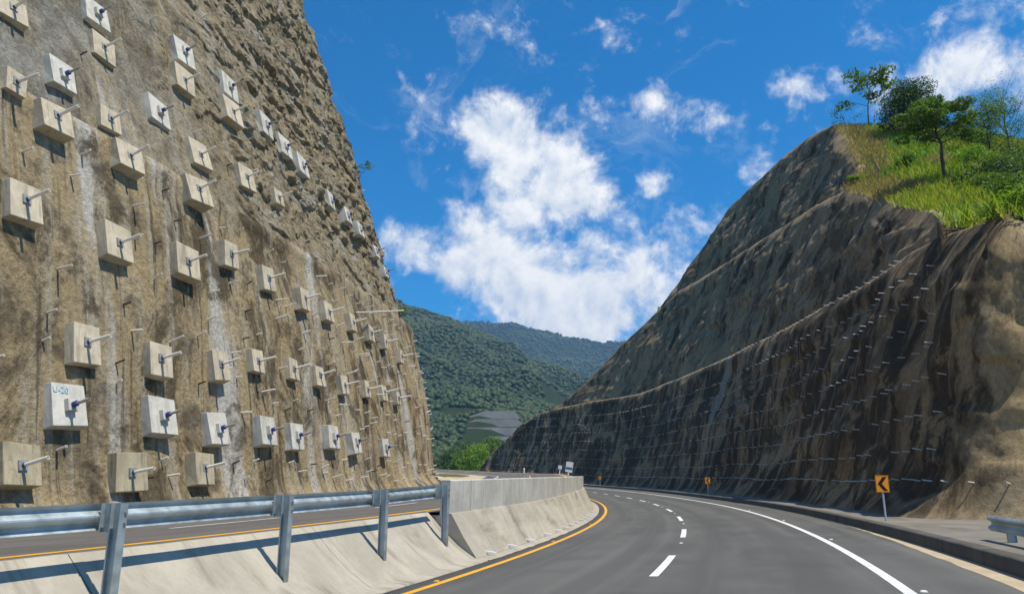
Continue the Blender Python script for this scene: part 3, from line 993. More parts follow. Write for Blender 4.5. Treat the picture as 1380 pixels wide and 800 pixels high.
# ---- small drain pipes and bars all over the left cut
DP = [hollow_pipe(l, .035, 'drain_pipe', M['pipe'], -.25) for l in (.5, .65, .85)]
DPD = hollow_pipe(.55, .03, 'bar_stub', M['rust'], -.25)
PINS = []
rp = random.Random(21)
for z in (1.9, 2.5, 4.6, 5.4, 6.7, 7.6, 8.9, 9.9, 11.2, 12.4):
    a = 6 + rp.uniform(0, 2)
    while a < 58:
        PINS.append((a, z + rp.uniform(-.3, .3) + .03 * (a - 20) * 0))
        a += rp.uniform(1.1, 3.0) if a < 28 else (rp.uniform(.9, 2.2) if a < 44 else rp.uniform(1.0, 2.0))
for z in (15.5, 17.5, 20, 22.5, 25.5, 29):
    a = 8 + rp.uniform(0, 3)
    while a < 58:
        PINS.append((a, z + rp.uniform(-.8, .8)))
        a += rp.uniform(2.2, 6)
allb = [(a, z, max(w, h)) for l in BLOCKS.values() for a, z, w, h in l]
PINS = [q for q in PINS if all(abs(q[0] - a) > .62 * w + .15 or abs(q[1] - z) > .62 * w + .25 for a, z, w in allb)]
rp.shuffle(PINS)
for a, z in PINS[:296]:
    m3 = left_frame(a, z)
    p = left_point(a, z, fine=True)
    d = DPD if rp.random() < .16 else DP[rp.choice((0, 0, 1, 1, 2)) if a < 40 else 0]
    o = obj('drain_pipe' if d is not DPD else 'bar_stub', d, left_wall, [float(q) for q in p])
    o.rotation_euler = (m3 @ Matrix.Rotation(R(rp.uniform(-14, 10)), 3, 'X') @ Matrix.Rotation(R(rp.uniform(-12, 12)), 3, 'Y')).to_euler()
lp = hollow_pipe(3.2, .045, 'long_drain_pipe', M['pipe'], -.3)
o = obj('drain_pipe', lp, left_wall, [float(q) for q in left_point(36.5, 11.6)])
o.rotation_euler = (left_frame(36.5, 11.6) @ Matrix.Rotation(R(6), 3, 'X') @ Matrix.Rotation(R(20), 3, 'Y')).to_euler()

# ================================================================== right cut slope
RA = np.concatenate([[0], np.cumsum(np.hypot(*np.diff(RP, axis=0).T))])
RA = RA - np.interp(RS0, RS, RA)
toe, c1, c2, c3 = right_lines(RS)
i1, i1b, i2, i2b, i3 = right_insets(RS)
kk = np.ones(5) / 5


def right_disp(tier, z):
    a = RA[:, None]
    near = 1.0
    wv = a + .8 * pnoise(a / 4., z / 3.5, 9.4 + tier)
    d = .62 * pnoise(a / 9., z / 8., 3.1 + tier) + .34 * pnoise(wv / 3.4, z / 5., 7.1 + tier) + .11 * pnoise(wv / 1.2, z / 2.6, 1.1 + tier)
    d = d + .16 * (sstep(pnoise(a / 5., z / 2.2, 41. + tier), -.06, .10) - .5)
    d = d + .05 * pnoise(a / .5, z / .5, 2.6) + .03 * pnoise(a / .25, z / .25, 3.6)
    if tier > 1:
        d = d + .20 * ridged(a / 2.4 + z / 6, z / 2., 4.) + .10 * ridged(a / .9, z / .8, 5.)
    return d


def tier_mesh(name, zlo, zhi, ilo, ihi, n, tier, parent, flare=0., nxt=None, bench=None):
    t = np.linspace(0, 1, n)[None, :]
    z = zlo[:, None] * (1 - t) + zhi[:, None] * t
    ins = ilo[:, None] * (1 - t) + ihi[:, None] * t
    if flare:
        zr = z - zlo[:, None]
        ins = ins - flare * np.exp(-zr / .8) + flare * 0
        fl = 1.0
    else:
        fl = sstep(t, 0, .06)
    hgt = np.clip((zhi - zlo) / 4., 0, 1)[:, None]
    d = right_disp(tier, z) * (.25 + .75 * hgt) * fl * (1 - .72 * sstep(zhi[:, None] - z, 1.6, .1))
    # rounded top lip
    soft = 1 - sstep(RS, 27, 50)[:, None]                   # the nose is worn round
    rl = np.maximum(0, 1 - (zhi[:, None] - z) / (1.0 + 2.0 * soft))
    ins = ins - d + (.32 + .75 * soft) * rl ** 2 * hgt
    if flare: ins = np.where(t == 0, ins, ins)
    if bench is not None:                                   # bench rows lean back to the next tier
        bt = np.linspace(.25, 1, 4)[None, :]
        last = ins[:, -1:]
        more = sstep(nxt, .2, 1.2)[:, None]                 # is there another tier above?
        tgt = bench[:, None] + .3 + (1.1 + .3 * soft) * (1 - more)
        ins = np.concatenate([ins, last + (tgt - last) * bt], 1)
        z = np.concatenate([z, zhi[:, None] + .10 * bt * hgt * more + (1 - more) * (.12 * np.sin(bt * 2.4) - .42 * bt ** 3)], 1)
    if tier > 1:                                            # where a tier has run out it lies buried
        z = z - 2.5 * (1 - sstep(zhi - zlo - .1, .1, .7))[:, None]
    P = RP[:, None, :] - RN[:, None, :] * ins[:, :, None]
    V = np.concatenate([P, z[:, :, None]], -1).reshape(-1, 3)
    U = np.stack([np.broadcast_to(RA[:, None], z.shape), z + 40 * tier], -1).reshape(-1, 2)
    return obj(name, np_mesh(name, V, grid_faces(len(RA), z.shape[1]), M['right'], True, U), parent), ins, z


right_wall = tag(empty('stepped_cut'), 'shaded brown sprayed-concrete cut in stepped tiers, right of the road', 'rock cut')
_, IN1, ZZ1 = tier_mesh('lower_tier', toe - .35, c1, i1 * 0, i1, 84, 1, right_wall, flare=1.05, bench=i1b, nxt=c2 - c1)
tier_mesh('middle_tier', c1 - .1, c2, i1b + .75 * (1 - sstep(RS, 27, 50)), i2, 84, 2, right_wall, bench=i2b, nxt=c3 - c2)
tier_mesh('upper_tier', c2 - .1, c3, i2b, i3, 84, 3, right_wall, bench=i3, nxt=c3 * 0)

# soil nails in rows
NAIL = hollow_pipe(.52, .024, 'soil_nail', M['nail'], -.22)
nails = []
rn = random.Random(9)
for r, hh in enumerate((1.25, 2.35, 3.7, 5.1, 6.5, 7.9, 9.3, 10.7)):
    a = -5.5 + rn.uniform(0, .5) + (5.5 if r > 0 else 0) + (1.5 * max(0, r - 3))
    while a < 190:
        i = int(np.argmin(np.abs(RA - a)))
        top = c1[i]
        z = toe[i] + hh * (1 + .0022 * max(a, 0)) + .22 * float(pnoise(a / 14., 3.3)) + rn.uniform(-.03, .03)
        if z < top - .35:
            j = int(np.argmin(np.abs(ZZ1[i] - z)))
            p = RP[i] - RN[i] * IN1[i, j]
            nails.append((a, r, Vector((p[0], p[1], z)), Vector((RN[i][0], RN[i][1], .12)).normalized()))
        a += (1.45 if r else 1.2) * rn.uniform(.85, 1.15) + (rn.random() < .04) * 1.4
# a row along the top edge
a = 6.
while a < 165:
    i = int(np.argmin(np.abs(RA - a)))
    if c2[i] - c1[i] > 2:
        j = int(np.argmin(np.abs(ZZ1[i] - (c1[i] - .25))))
        p = RP[i] - RN[i] * IN1[i, j]
        nails.append((a, 9, Vector((p[0], p[1], c1[i] - .25)), Vector((RN[i][0], RN[i][1], .25)).normalized()))
    a += 1.3 * rn.uniform(.85, 1.15)
nails.sort(key=lambda q: q[2].length)
for a, r, p, n in nails[:298]:
    o = obj('soil_nail', NAIL, right_wall, p)
    o.rotation_euler = (n + Vector((rn.uniform(-.1, .1), rn.uniform(-.1, .1), rn.uniform(-.1, .1)))).to_track_quat('Z', 'Y').to_euler()
mb = MB()
for a, r, p, n in nails[298:]:
    mb.tube([p - n * .2, p + n * .34], .026, 6)
tag(obj('far_soil_nails', mb.mesh('far_soil_nails', M['nail']), right_wall), kind='stuff')
# two anchor plates on the sunlit nose
pm = MB().box((0, 0, .03), (.34, .34, .06)).mesh('anchor_plate', M['steel_plate'], bevel=.006)
for aa, zz in ((-7.3, 7.3), (-6.6, 6.9), (-6.4, 5.3)):
    i = int(np.argmin(np.abs(RA - aa))); j = int(np.argmin(np.abs(ZZ1[i] - zz)))
    p = RP[i] - RN[i] * IN1[i, j]
    n = Vector((RN[i][0], RN[i][1], .25)).normalized()
    o = obj('anchor_plate', pm, right_wall, (p[0], p[1], zz)); o.rotation_euler = n.to_track_quat('Z', 'Y').to_euler()
    obj('pipe', PIPE_S, o, (0, 0, .05))

# ================================================================== hill above the right cut
# boundary of the natural ground: along the highest crest line
lip_d = .32 + .75 * (1 - sstep(RS, 27, 50))
top_i = np.where(c3 - c2 > .3, i3, np.where(c2 - c1 > .3, i2, i1)) + lip_d + .3
top_z = np.maximum(c3, np.maximum(c2, c1))
BP = RP - RN * top_i[:, None]
POLY = np.concatenate([BP, [(300., 320.), (300., 60.)]])


def in_poly(P):
    x, y = P[:, 0], P[:, 1]
    c = np.zeros(len(P), bool)
    j = len(POLY) - 1
    for i in range(len(POLY)):
        (xi, yi), (xj, yj) = POLY[i], POLY[j]
        if yi != yj:
            c ^= ((yi > y) != (yj > y)) & (x < (xj - xi) * (y - yi) / (yj - yi) + xi)
        j = i
    return c


sel = np.arange(0, len(RS), 6)
ctrl = [(BP[i, 0], BP[i, 1], top_z[i] + .02) for i in sel]
ctrl += [(26, 38, 16.5), (34, 40, 17.), (30, 50, 22.5), (38, 50, 22.), (36, 60, 29), (46, 60, 28), (45, 72, 37), (60, 60, 27.5), (60, 75, 36), (50, 90, 44), (80, 80, 33),
         (75, 60, 26), (100, 70, 28), (60, 52, 21), (45, 44, 17.), (90, 110, 42), (60, 110, 45), (45, 110, 43), (60, 140, 38), (40, 170, 22), (40, 200, 12), (100, 170, 34), (110, 90, 32), (60, 220, 12), (30, 240, 5), (110, 240, 14)]
ctrl = np.array(ctrl)
def tps(P, C):
    def U(r2): return np.where(r2 > 0, .5 * r2 * np.log(np.maximum(r2, 1e-9)), 0.)
    n = len(C)
    K_ = U(((C[:, None, :2] - C[None, :, :2]) ** 2).sum(-1)) + 2.0 * np.eye(n)
    Pm = np.concatenate([np.ones((n, 1)), C[:, :2]], 1)
    A_ = np.block([[K_, Pm], [Pm.T, np.zeros((3, 3))]])
    w = np.linalg.solve(A_, np.concatenate([C[:, 2], np.zeros(3)]))
    out = np.empty(len(P))
    for k in range(0, len(P), 20000):
        q = P[k:k + 20000]
        out[k:k + 20000] = U(((q[:, None, :] - C[None, :, :2]) ** 2).sum(-1)) @ w[:n] + w[n] + q @ w[n + 1:]
    return out


def inside(P, want_z=False):
    """signed distance into the hill from the boundary line (positive = on the hill)"""
    out = np.empty(len(P)); near = np.empty(len(P))
    a, b_ = BP[:-1], BP[1:]
    ab = b_ - a
    for k in range(0, len(P), 4000):
        q = P[k:k + 4000]
        w = q[:, None, :] - a[None]
        t = np.clip((w * ab[None]).sum(-1) / np.maximum((ab * ab).sum(-1), 1e-9)[None], 0, 1)
        d = w - t[..., None] * ab[None]
        r = np.sqrt((d ** 2).sum(-1))
        i = np.argmin(r, 1)
        n = RN[:-1][i]
        dd = np.take_along_axis(d, i[:, None, None].repeat(2, 2), 1)[:, 0]
        out[k:k + 4000] = np.where(in_poly(q), 1, -1) * r[np.arange(len(q)), i]
        near[k:k + 4000] = top_z[:-1][i]
    return (out, near) if want_z else out


gx = np.concatenate([np.arange(12, 42, .42), np.arange(42, 62, .9), np.arange(62, 125, 3.)])
gy = np.concatenate([np.arange(22, 80, .45), np.arange(80, 245, 3.)])
HX, HY = np.meshgrid(gx, gy, indexing='ij')
HP = np.stack([HX.ravel(), HY.ravel()], -1)
hz0 = tps(HP, ctrl)
hin, hnz = inside(HP, True)
hz = hz0 + .25 * pnoise(HP[:, 0] / 5, HP[:, 1] / 5) * sstep(hin, 0, 3)
hz = np.where(hin < .05, np.minimum(hz, hnz) - 7. * np.maximum(0, .05 - hin), hz)
hz = np.maximum(hz, -1.5)
hf = grid_faces(len(gx), len(gy))
hf = hf[(hin[hf].max(1) > -3.)]
tag(obj('hill', np_mesh('hill', np.stack([HP[:, 0], HP[:, 1], hz], -1), hf, M['soil'], True)), kind='structure')


def hill_z(x, y):
    P = np.array([[x, y]], float)
    return float(tps(P, ctrl)[0])


def blades(P, n_each, hmin, hmax, wid, spread, seed):
    r = np.random.default_rng(seed)
    n = len(P) * n_each
    base = np.repeat(P, n_each, 0) + np.concatenate([r.normal(0, spread, (n, 2)), np.zeros((n, 1))], 1)
    h = r.uniform(hmin, hmax, n)
    az = r.uniform(0, 2 * np.pi, n)
    lean = r.uniform(.15, .75, n) * h
    tip = base + np.stack([np.cos(az) * lean, np.sin(az) * lean, h], -1)
    pa = az + np.pi / 2 + r.normal(0, .5, n)
    off_ = np.stack([np.cos(pa), np.sin(pa), 0 * pa], -1) * (wid * r.uniform(.6, 1.3, n))[:, None]
    mid = base * .5 + tip * .5 + np.array([0, 0, 1.]) * (h * .14)[:, None]
    V = np.stack([base - off_, base + off_, mid + off_ * .8, tip, mid - off_ * .8], 1).reshape(-1, 3)
    F = np.arange(n)[:, None] * 5 + np.array([[0, 1, 2, 3, 4]])
    return V, F


rg = np.random.default_rng(17)
Q = np.stack([rg.uniform(14, 62, 60000), rg.uniform(24, 82, 60000)], -1)
Q = Q[(inside(Q) > -.4)]
Q = Q[rg.permutation(len(Q))[:22000]]
Qz = tps(Q, ctrl)
G3 = np.concatenate([Q, Qz[:, None] - .05], 1)
dry = (pnoise(Q[:, 0] / 5, Q[:, 1] / 5, 44.) > .28) | ((inside(Q) < 2.6) & (Q[:, 1] > 48))
V, F = blades(G3[~dry], 5, .28, .85, .032, .25, 1)
tag(obj('grass', np_mesh('grass', V, F, M['grass'])), 'tall green and yellow grass covering the hill above the cut', 'grass', kind='stuff')
V, F = blades(G3[dry], 5, .25, .75, .028, .25, 2)
tag(obj('dry_grass', np_mesh('dry_grass', V, F, M['dry_grass'])), 'dry straw-coloured grass patches on the hill above the cut', 'grass', kind='stuff')

# ================================================================== trees
def leaves(centres, radii, n, size, seed, droop=.3, flat=1.0):
    r = np.random.default_rng(seed)
    centres = np.asarray(centres, float); radii = np.asarray(radii, float)
    w = radii ** 2; w = w / w.sum()
    idx = r.choice(len(centres), n, p=w)
    d = r.normal(size=(n, 3)); d /= np.linalg.norm(d, axis=1)[:, None]
    rad = radii[idx] * r.uniform(.35, 1.0, n) ** .5
    p = centres[idx] + d * rad[:, None] * np.array([1, 1, flat])
    nrm = d * .6 + r.normal(size=(n, 3)) * .6 + np.array([0, 0, .7])
    nrm /= np.linalg.norm(nrm, axis=1)[:, None]
    t = r.normal(size=(n, 3)); t[:, 2] -= droop
    t -= (t * nrm).sum(1)[:, None] * nrm
    t /= np.linalg.norm(t, axis=1)[:, None]
    b_ = np.cross(nrm, t)
    L = size * r.uniform(.6, 1.3, n)[:, None]; Wd = L * .42
    V = np.stack([p - t * L * .5, p + b_ * Wd * .5 + nrm * L * .06, p + t * L * .5 - nrm * L * .08, p - b_ * Wd * .5 + nrm * L * .06], 1).reshape(-1, 3)
    F = np.arange(n)[:, None] * 4 + np.array([[0, 1, 2, 3]])
    return V, F


def tree(name, base, h, trunk_h, r0, crown, nb, nl, leaf, mat, label, cat, seed, lean=(0, 0), flat=.7, clump=.55, group=None, bark='bark', up=.35, droop=.3):
    """crown = (rx, rz); trunk with limbs; leaf clumps at limb tips"""
    rr = random.Random(seed)
    root = empty(name, base)
    tag(root, label, cat, group)
    mb = MB()
    top = Vector((lean[0] * h, lean[1] * h, h * .86))
    pts = [Vector((0, 0, -.4))]
    for k in range(1, 7):
        f = k / 6
        pts.append(Vector((top.x * f + rr.uniform(-1, 1) * .02 * h, top.y * f + rr.uniform(-1, 1) * .02 * h, top.z * f)))
    rad = [r0 * (1.15 - .85 * k / 6) for k in range(7)]
    mb.tube(pts, rad, 8)
    cs, rs_ = [], []
    def along(f):
        i = min(5, int(f * 6)); g_ = f * 6 - i
        return pts[i].lerp(pts[i + 1], g_)
    for k in range(nb):
        f = trunk_h / (h * .86) + (1 - trunk_h / (h * .86)) * (k + rr.random()) / nb
        f = min(f, .98)
        p = along(f)
        az = k * 2.4 + rr.uniform(-.5, .5)
        zc = (f - trunk_h / (h * .86)) / max(.01, 1 - trunk_h / (h * .86))
        L = crown[0] * (1 - .55 * zc ** 1.6) * rr.uniform(.62, 1.05)
        e = p + Vector((math.cos(az) * L, math.sin(az) * L, L * up * rr.uniform(.6, 1.5)))
        m_ = p.lerp(e, .5) + Vector((0, 0, L * .10))
        br = r0 * .42 * (1 - .5 * zc)
        mb.tube([p, m_, e], [br, br * .6, br * .18], 6)
        cs.append(e); rs_.append(clump * crown[0] * rr.uniform(.42, .75))
        q = p.lerp(e, .62) + Vector((rr.uniform(-.3, .3) * L, rr.uniform(-.3, .3) * L, rr.uniform(.0, .25) * L))
        mb.tube([m_, q], [br * .4, br * .12], 5)
        cs.append(q); rs_.append(clump * crown[0] * rr.uniform(.34, .6))
    cs.append(top + Vector((0, 0, crown[1] * .1))); rs_.append(clump * crown[0] * .6)
    obj('trunk', mb.mesh('trunk', M[bark], True), root)
    if nl:
        V, F = leaves([tuple(c) for c in cs], rs_, nl, leaf, seed, droop, flat)
        obj('crown', np_mesh('crown', V, F, M[mat]), root)
    return root


def place(x, y):
    return (x, y, hill_z(x, y))


def at_ray(u, v, ys):
    """a point of the hill in the given direction"""
    d = pixel_dir(u, v)
    P = np.array([[d.x / d.y * y, y] for y in ys]); z = CAM_H + d.z / d.y * ys
    hzv = tps(P, ctrl)
    k = np.where(hzv > z)[0]
    i = int(k[0]) if len(k) else int(np.argmin(z - hzv))
    return (float(P[i, 0]), float(P[i, 1]), float(hzv[i]))


#--TREES
ys = np.arange(27, 100, .25)
b = at_ray(1276, 246, ys)
tree('hill_tree', b, 6.6, 2.8, .13, (2.7, 1.9), 18, 7500, .24, 'leaf_mid', 'layered green tree with a bare dark trunk standing alone on the grass', 'tree', 3, flat=.42, clump=.5, lean=(-.02, 0))
b = at_ray(1228, 184, ys)
tree('hill_tree', b, 5.6, .9, .16, (3.0, 2.5), 22, 12000, .24, 'leaf_dark', 'dense dark round tree at the hilltop behind the layered tree', 'tree', 5, flat=.85, clump=.75)
b = at_ray(1172, 168, ys)
tree('hill_tree', b, 7.4, 2.6, .08, (3.0, 1.6), 12, 950, .46, 'leaf_mid', 'sparse airy tree with several thin stems at the hilltop edge', 'tree', 8, flat=.40, clump=.50, lean=(.05, 0), up=.8)
b = at_ray(1196, 172, ys)
tree('hill_tree', b, 7.6, 3.4, .06, (2.2, 1.2), 8, 520, .46, 'leaf_mid', 'thin-stemmed airy tree just left of the dense dark tree', 'tree', 12, flat=.40, clump=.50, lean=(.03, 0), up=.8)
b = at_ray(1140, 163, ys)
tree('hilltop_shrub', b, 2.6, .4, .03, (1.7, .8), 8, 240, .26, 'leaf_mid', 'wispy shrub leaning out over the left end of the hilltop', 'shrub', 14, flat=.6, clump=.5, lean=(-.25, 0), up=.6)
b = at_ray(1362, 205, ys)
tree('bare_tree', b, 6.4, .8, .09, (3.4, 2.5), 26, 260, .2, 'leaf_mid', 'leafless twiggy tree at the right edge of the hill', 'tree', 19, flat=.8, clump=.6, bark='twig', up=1.1)
b = at_ray(1335, 215, ys)
tree('hill_tree', b, 4.8, .5, .07, (3.0, 2.0), 16, 6000, .2, 'leaf_mid', 'loose green bush-like tree below the bare tree', 'tree', 23, flat=.8, clump=.6, up=.8)
SHR = [(1330, 262, 2.2, 1.7, 'leaf_mid', 'rounded mid-green shrub beside the lone tree trunk on the hill'),
       (1375, 262, 2.8, 2.2, 'leaf_dark', 'dark green shrub at the right frame edge under the bare tree'),
       (1374, 300, 1.5, 1.7, 'leaf_bright', 'bright green shrub low at the right frame edge above the cut'),
       (1222, 226, 1.5, 1.1, 'leaf_mid', 'small shrub in the middle of the grassy slope'),
       (1297, 252, 1.2, 1.1, 'leaf_dark', 'low dark shrub at the foot of the lone tree'),
       (1352, 238, 2.8, 2.3, 'leaf_mid', 'broad mid-green shrub right of the lone tree, below the loose tree'),
       (1310, 222, 2.4, 1.9, 'leaf_bright', 'light green shrub half hidden behind the lone tree crown'),
       (1358, 272, 2.0, 1.8, 'leaf_mid', 'medium shrub between the rounded shrub and the frame edge'),
       (1322, 200, 3.4, 3.0, 'leaf_mid', 'large green thicket behind the lone tree at the skyline'),
       (1376, 226, 3.6, 3.0, 'leaf_dark', 'tall dark thicket at the right edge, in front of the bare tree'),
       (1340, 246, 2.6, 2.4, 'leaf_dark', 'dark thicket between the lone tree and the right edge'),
       (1284, 190, 2.4, 2.2, 'leaf_dark', 'dark hilltop shrub right of the dense dark tree'),
       (1158, 246, 1.0, .9, 'leaf_bright', 'small green tuft at the corner of the upper cut')]
for k, (u, v, h, r_, mt, lab) in enumerate(SHR):
    b = at_ray(u, v, ys)
    b = (b[0], b[1], b[2] - .42 * h)
    tree('hill_shrub', b, h * .9, .2, .05, (r_ * .78, h * .4), 12, 2600, .2, mt, lab, 'shrub', 40 + k, flat=.85, clump=.75, up=.6)
b = at_ray(1187, 236, ys); b2 = at_ray(1160, 176, ys)
po = MB().tube([(0, 0, .3), (b2[0] - b[0], b2[1] - b[1], b2[2] - b[2] + .6)], [.09, .07], 8)
o = obj('fallen_pole', po.mesh('fallen_pole', M['twig']), loc=b)
tag(o, 'thin weathered pole lying up the grassy slope beside the upper cut', 'pole')

# tuft growing out of the rock on the left skyline
for (a, z, lab, s_) in ((53, 26.5, 'small leafy tuft growing from the skyline edge of the left cut', 1.0), (52, 14.2, 'tiny green tuft on the far corner of the left cut', .7)):
    p = [float(q) for q in left_point(a, z)]
    tree('rock_plant', p, 1.1 * s_, .2, .02, (.8 * s_, .5), 6, 160, .2, 'leaf_mid', lab, 'plant', int(a + z), flat=.7, clump=.6, lean=(.5, 0), up=.6)

# trees beyond the left carriageway
FAR = [(642, 612, 235, 11, 'leaf_bright', 'bright roadside tree in front of the far end of the right-hand cut'),
       (662, 600, 262, 10, 'leaf_mid', 'green roadside tree rising behind the far end of the right-hand cut'),
       (622, 618, 250, 9, 'leaf_mid', 'mid-green tree left of the bright roadside tree'),
       (604, 618, 275, 10, 'leaf_dark', 'dark tree beside the far end of the left-hand cut'),
       (628, 606, 330, 14, 'leaf_dark', 'taller dark tree behind the roadside trees')]
for k, (u, v, y, h, mt, lab) in enumerate(FAR):
    d = pixel_dir(u, v)
    zt = CAM_H + d.z / d.y * y
    x = d.x / d.y * y
    tree('roadside_tree', (x, y, zt - h * .75), h, h * .15, .22, (h * .5, h * .5), 14, 2600, .7, mt, lab, 'tree', 60 + k, flat=.8, clump=.7, group='trees past the bend')

# ================================================================== median: slope, barrier, guardrail
def slope_z(s, o):
    """near concrete slope between the two carriageways"""
    zb = rz(s, -4.45) + .03
    zt = lz(s, -6.2) + .012
    f = np.clip((-4.75 - o) / (6.0 - 4.75), 0, 1)
    return zb + .03 * np.clip((-4.40 - o) / .35, 0, 1) + (zt - zb - .03) * (f - .10 * np.sin(np.pi * f))


med = tag(empty('median_slope'), 'pale concrete slope under the guardrail between the two carriageways', 'concrete slope')
edges = [-26, -19.1, -12.2, -5.3, 1.6, 7.0, 12.68]
for s0, s1 in zip(edges[:-1], edges[1:]):
    strip('slope_panel', np.linspace(s0, s1 - .012, 14), [-6.12, -6.02, -5.85, -5.6, -5.2, -4.9, -4.75, -4.41, -4.40], lambda s, o: np.where(o > -4.405, rz(s, -4.4) - .1, slope_z(s, o)) + .008 * pnoise(s * 1.1, o * 2., 6.), M['slope'], med, skirt=-1.5)
zt_ = lambda s: np.interp(s, [-40, 12.7, 20, 40, 72, 110, 200, 320], [1.6, 1.69, 1.755, 1.90, 2.05, 2.16, 3.2, 6.5])
zb_ = lambda s: np.interp(s, [-40, 12.7, 23, 30, 40, 73, 110, 200, 320], [.86, .86, .90, .98, 1.08, 1.18, 1.2, 2.4, 5.6])

bar = tag(empty('median_barrier'), 'grey concrete barrier wall on a sloped base curving round the bend', 'barrier')
def sweep(name, s, sec, mat, parent, cap=True):
    """closed cross-section (o, z functions) swept along stations"""
    n = len(sec)
    V, U = [], []
    acc = 0.
    for k, (o, zf) in enumerate(sec):
        x, y = road(s, o)
        V.append(np.stack([x, y, zf(s)], -1))
        U.append(np.stack([s, np.full_like(s, k * 0.) + zf(s)], -1))
    V = np.stack(V, 1); U = np.stack(U, 1)
    me = bpy.data.meshes.new(name)
    ns = len(s)
    F = []
    for i in range(ns - 1):
        for k in range(n):
            F.append((i * n + k, i * n + (k + 1) % n, (i + 1) * n + (k + 1) % n, (i + 1) * n + k))
    if cap:
        F.append(tuple(range(n - 1, -1, -1))); F.append(tuple((ns - 1) * n + k for k in range(n)))
    me.from_pydata(V.reshape(-1, 3).tolist(), [], F)
    l = me.uv_layers.new(name='UVMap')
    uvf = U.reshape(-1, 2)
    idx = np.empty(len(me.loops), np.int32); me.loops.foreach_get('vertex_index', idx)
    l.data.foreach_set('uv', uvf[idx].astype(np.float32).ravel())
    me.materials.append(mat)
    import bmesh
    bm = bmesh.new(); bm.from_mesh(me); bmesh.ops.recalc_face_normals(bm, faces=bm.faces); bm.to_mesh(me); bm.free()
    return obj(name, me, parent)


be = [12.72, 14.45, 18.2, 23.4, 29.0, 35.0, 41., 47., 53., 59., 66., 73., 85., 100., 130., 170., 220., 290.]
for s0, s1 in zip(be[:-1], be[1:]):
    ss = np.linspace(s0, s1 - .015, max(4, int((s1 - s0) / 1.2)))
    sweep('wall_panel', ss, [(-5.47, lambda s: zb_(s) - .04), (-5.44, lambda s: zt_(s) - .02), (-5.46, zt_), (-5.70, zt_), (-5.72, lambda s: zb_(s) - .04)], M['wall'], bar)
    sweep('base_panel', ss, [(-4.72, lambda s: rz(s, -4.5) + .05), (-5.05, lambda s: rz(s, -4.5) + .05 + .42 * (zb_(s) - rz(s, -4.5))), (-5.40, zb_), (-5.46, lambda s: zb_(s) + .012), (-5.76, lambda s: zb_(s) - .045), (-6.31, lambda s: lz(s, -6.31) - .03),
                             (-6.31, lambda s: rz(s, -4.5) - .6), (-4.72, lambda s: rz(s, -4.5) - .6)], M['slope'], bar)
tag(strip('gutter', np.arange(12.7, 290, .5), [-4.82, -4.6, lambda s: -4.36 + .03 * pnoise(s * 1.5, 3.3)], lambda s, o: rz(s, o) + .05 - .045 * np.clip((o + 4.7) / .34, 0, 1) + .012 * pnoise(s * 2, o * 6), M['slope']), kind='structure')
tag(strip('median_strip', np.arange(12.7, 290, 1.), [-6.22, -6.15, -5.74], [lambda s: lz(s, -6.3) + .006, lambda s: lz(s, -6.2) + .02, lambda s: np.minimum(lz(s, -6.0) + .02, zt_(s) - .02)], M['slope']), kind='structure')
# drain stubs along the foot of the barrier
st = MB().box((0, 0, .03), (.30, .07, .05)).mesh('drain_stub', M['sign_white'], bevel=.008)
for s in (13.7, 15.9, 18.2, 21, 23.3, 25.2, 27.2, 29.2, 31.5, 33.7, 36, 38.5, 41):
    x, y = road(s, -4.66)
    o = obj('drain_stub', st, bar, (float(x), float(y), float(rz(s, -4.6)) + .085)); o.rotation_euler = (0, R(8), -float(np.interp(s, AS, ATH)) + rp.uniform(-.3, .3))

# ---- guardrail
WPROF = [(.034, .000), (.046, .006), (.078, .045), (.083, .060), (.078, .078), (.022, .120), (.008, .135), (.004, .155), (.008, .175), (.022, .190), (.078, .232), (.083, .250), (.078, .265), (.046, .304), (.034, .310)]
def rail_mesh(s0, s1, off_fn, ztop, side, mat):
    """W beam between stations; side = direction its face bulges to (in offset)"""
    s = np.linspace(s0, s1, 6)
    cols = []
    for th_ in (0., .0045):
        for (d, z) in (WPROF if th_ == 0 else WPROF[::-1]):
            x, y = road(s, off_fn(s) + side * (d - th_))
            cols.append(np.stack([x, y, ztop(s) - .31 + z], -1))
    V = np.stack(cols, 1).reshape(-1, 3)
    n = len(cols)
    F = []
    for i in range(len(s) - 1):
        for k in range(n):
            F.append((i * n + k, i * n + (k + 1) % n, (i + 1) * n + (k + 1) % n, (i + 1) * n + k))
    F.append(tuple(range(n))); F.append(tuple(range((len(s) - 1) * n, len(s) * n)))
    me = bpy.data.meshes.new('rail_beam')
    me.from_pydata(V.tolist(), [], F)
    me.materials.append(mat)
    me.update()
    return me


def ibeam(w, d, t, h0, h1):
    a, b_ = w / 2, d / 2
    poly = [(-a, -b_), (a, -b_), (a, -b_ + t), (t / 2, -b_ + t), (t / 2, b_ - t), (a, b_ - t), (a, b_), (-a, b_), (-a, b_ - t), (-t / 2, b_ - t), (-t / 2, -b_ + t), (-a, -b_ + t)]
    return MB().prism(poly, h0, h1)


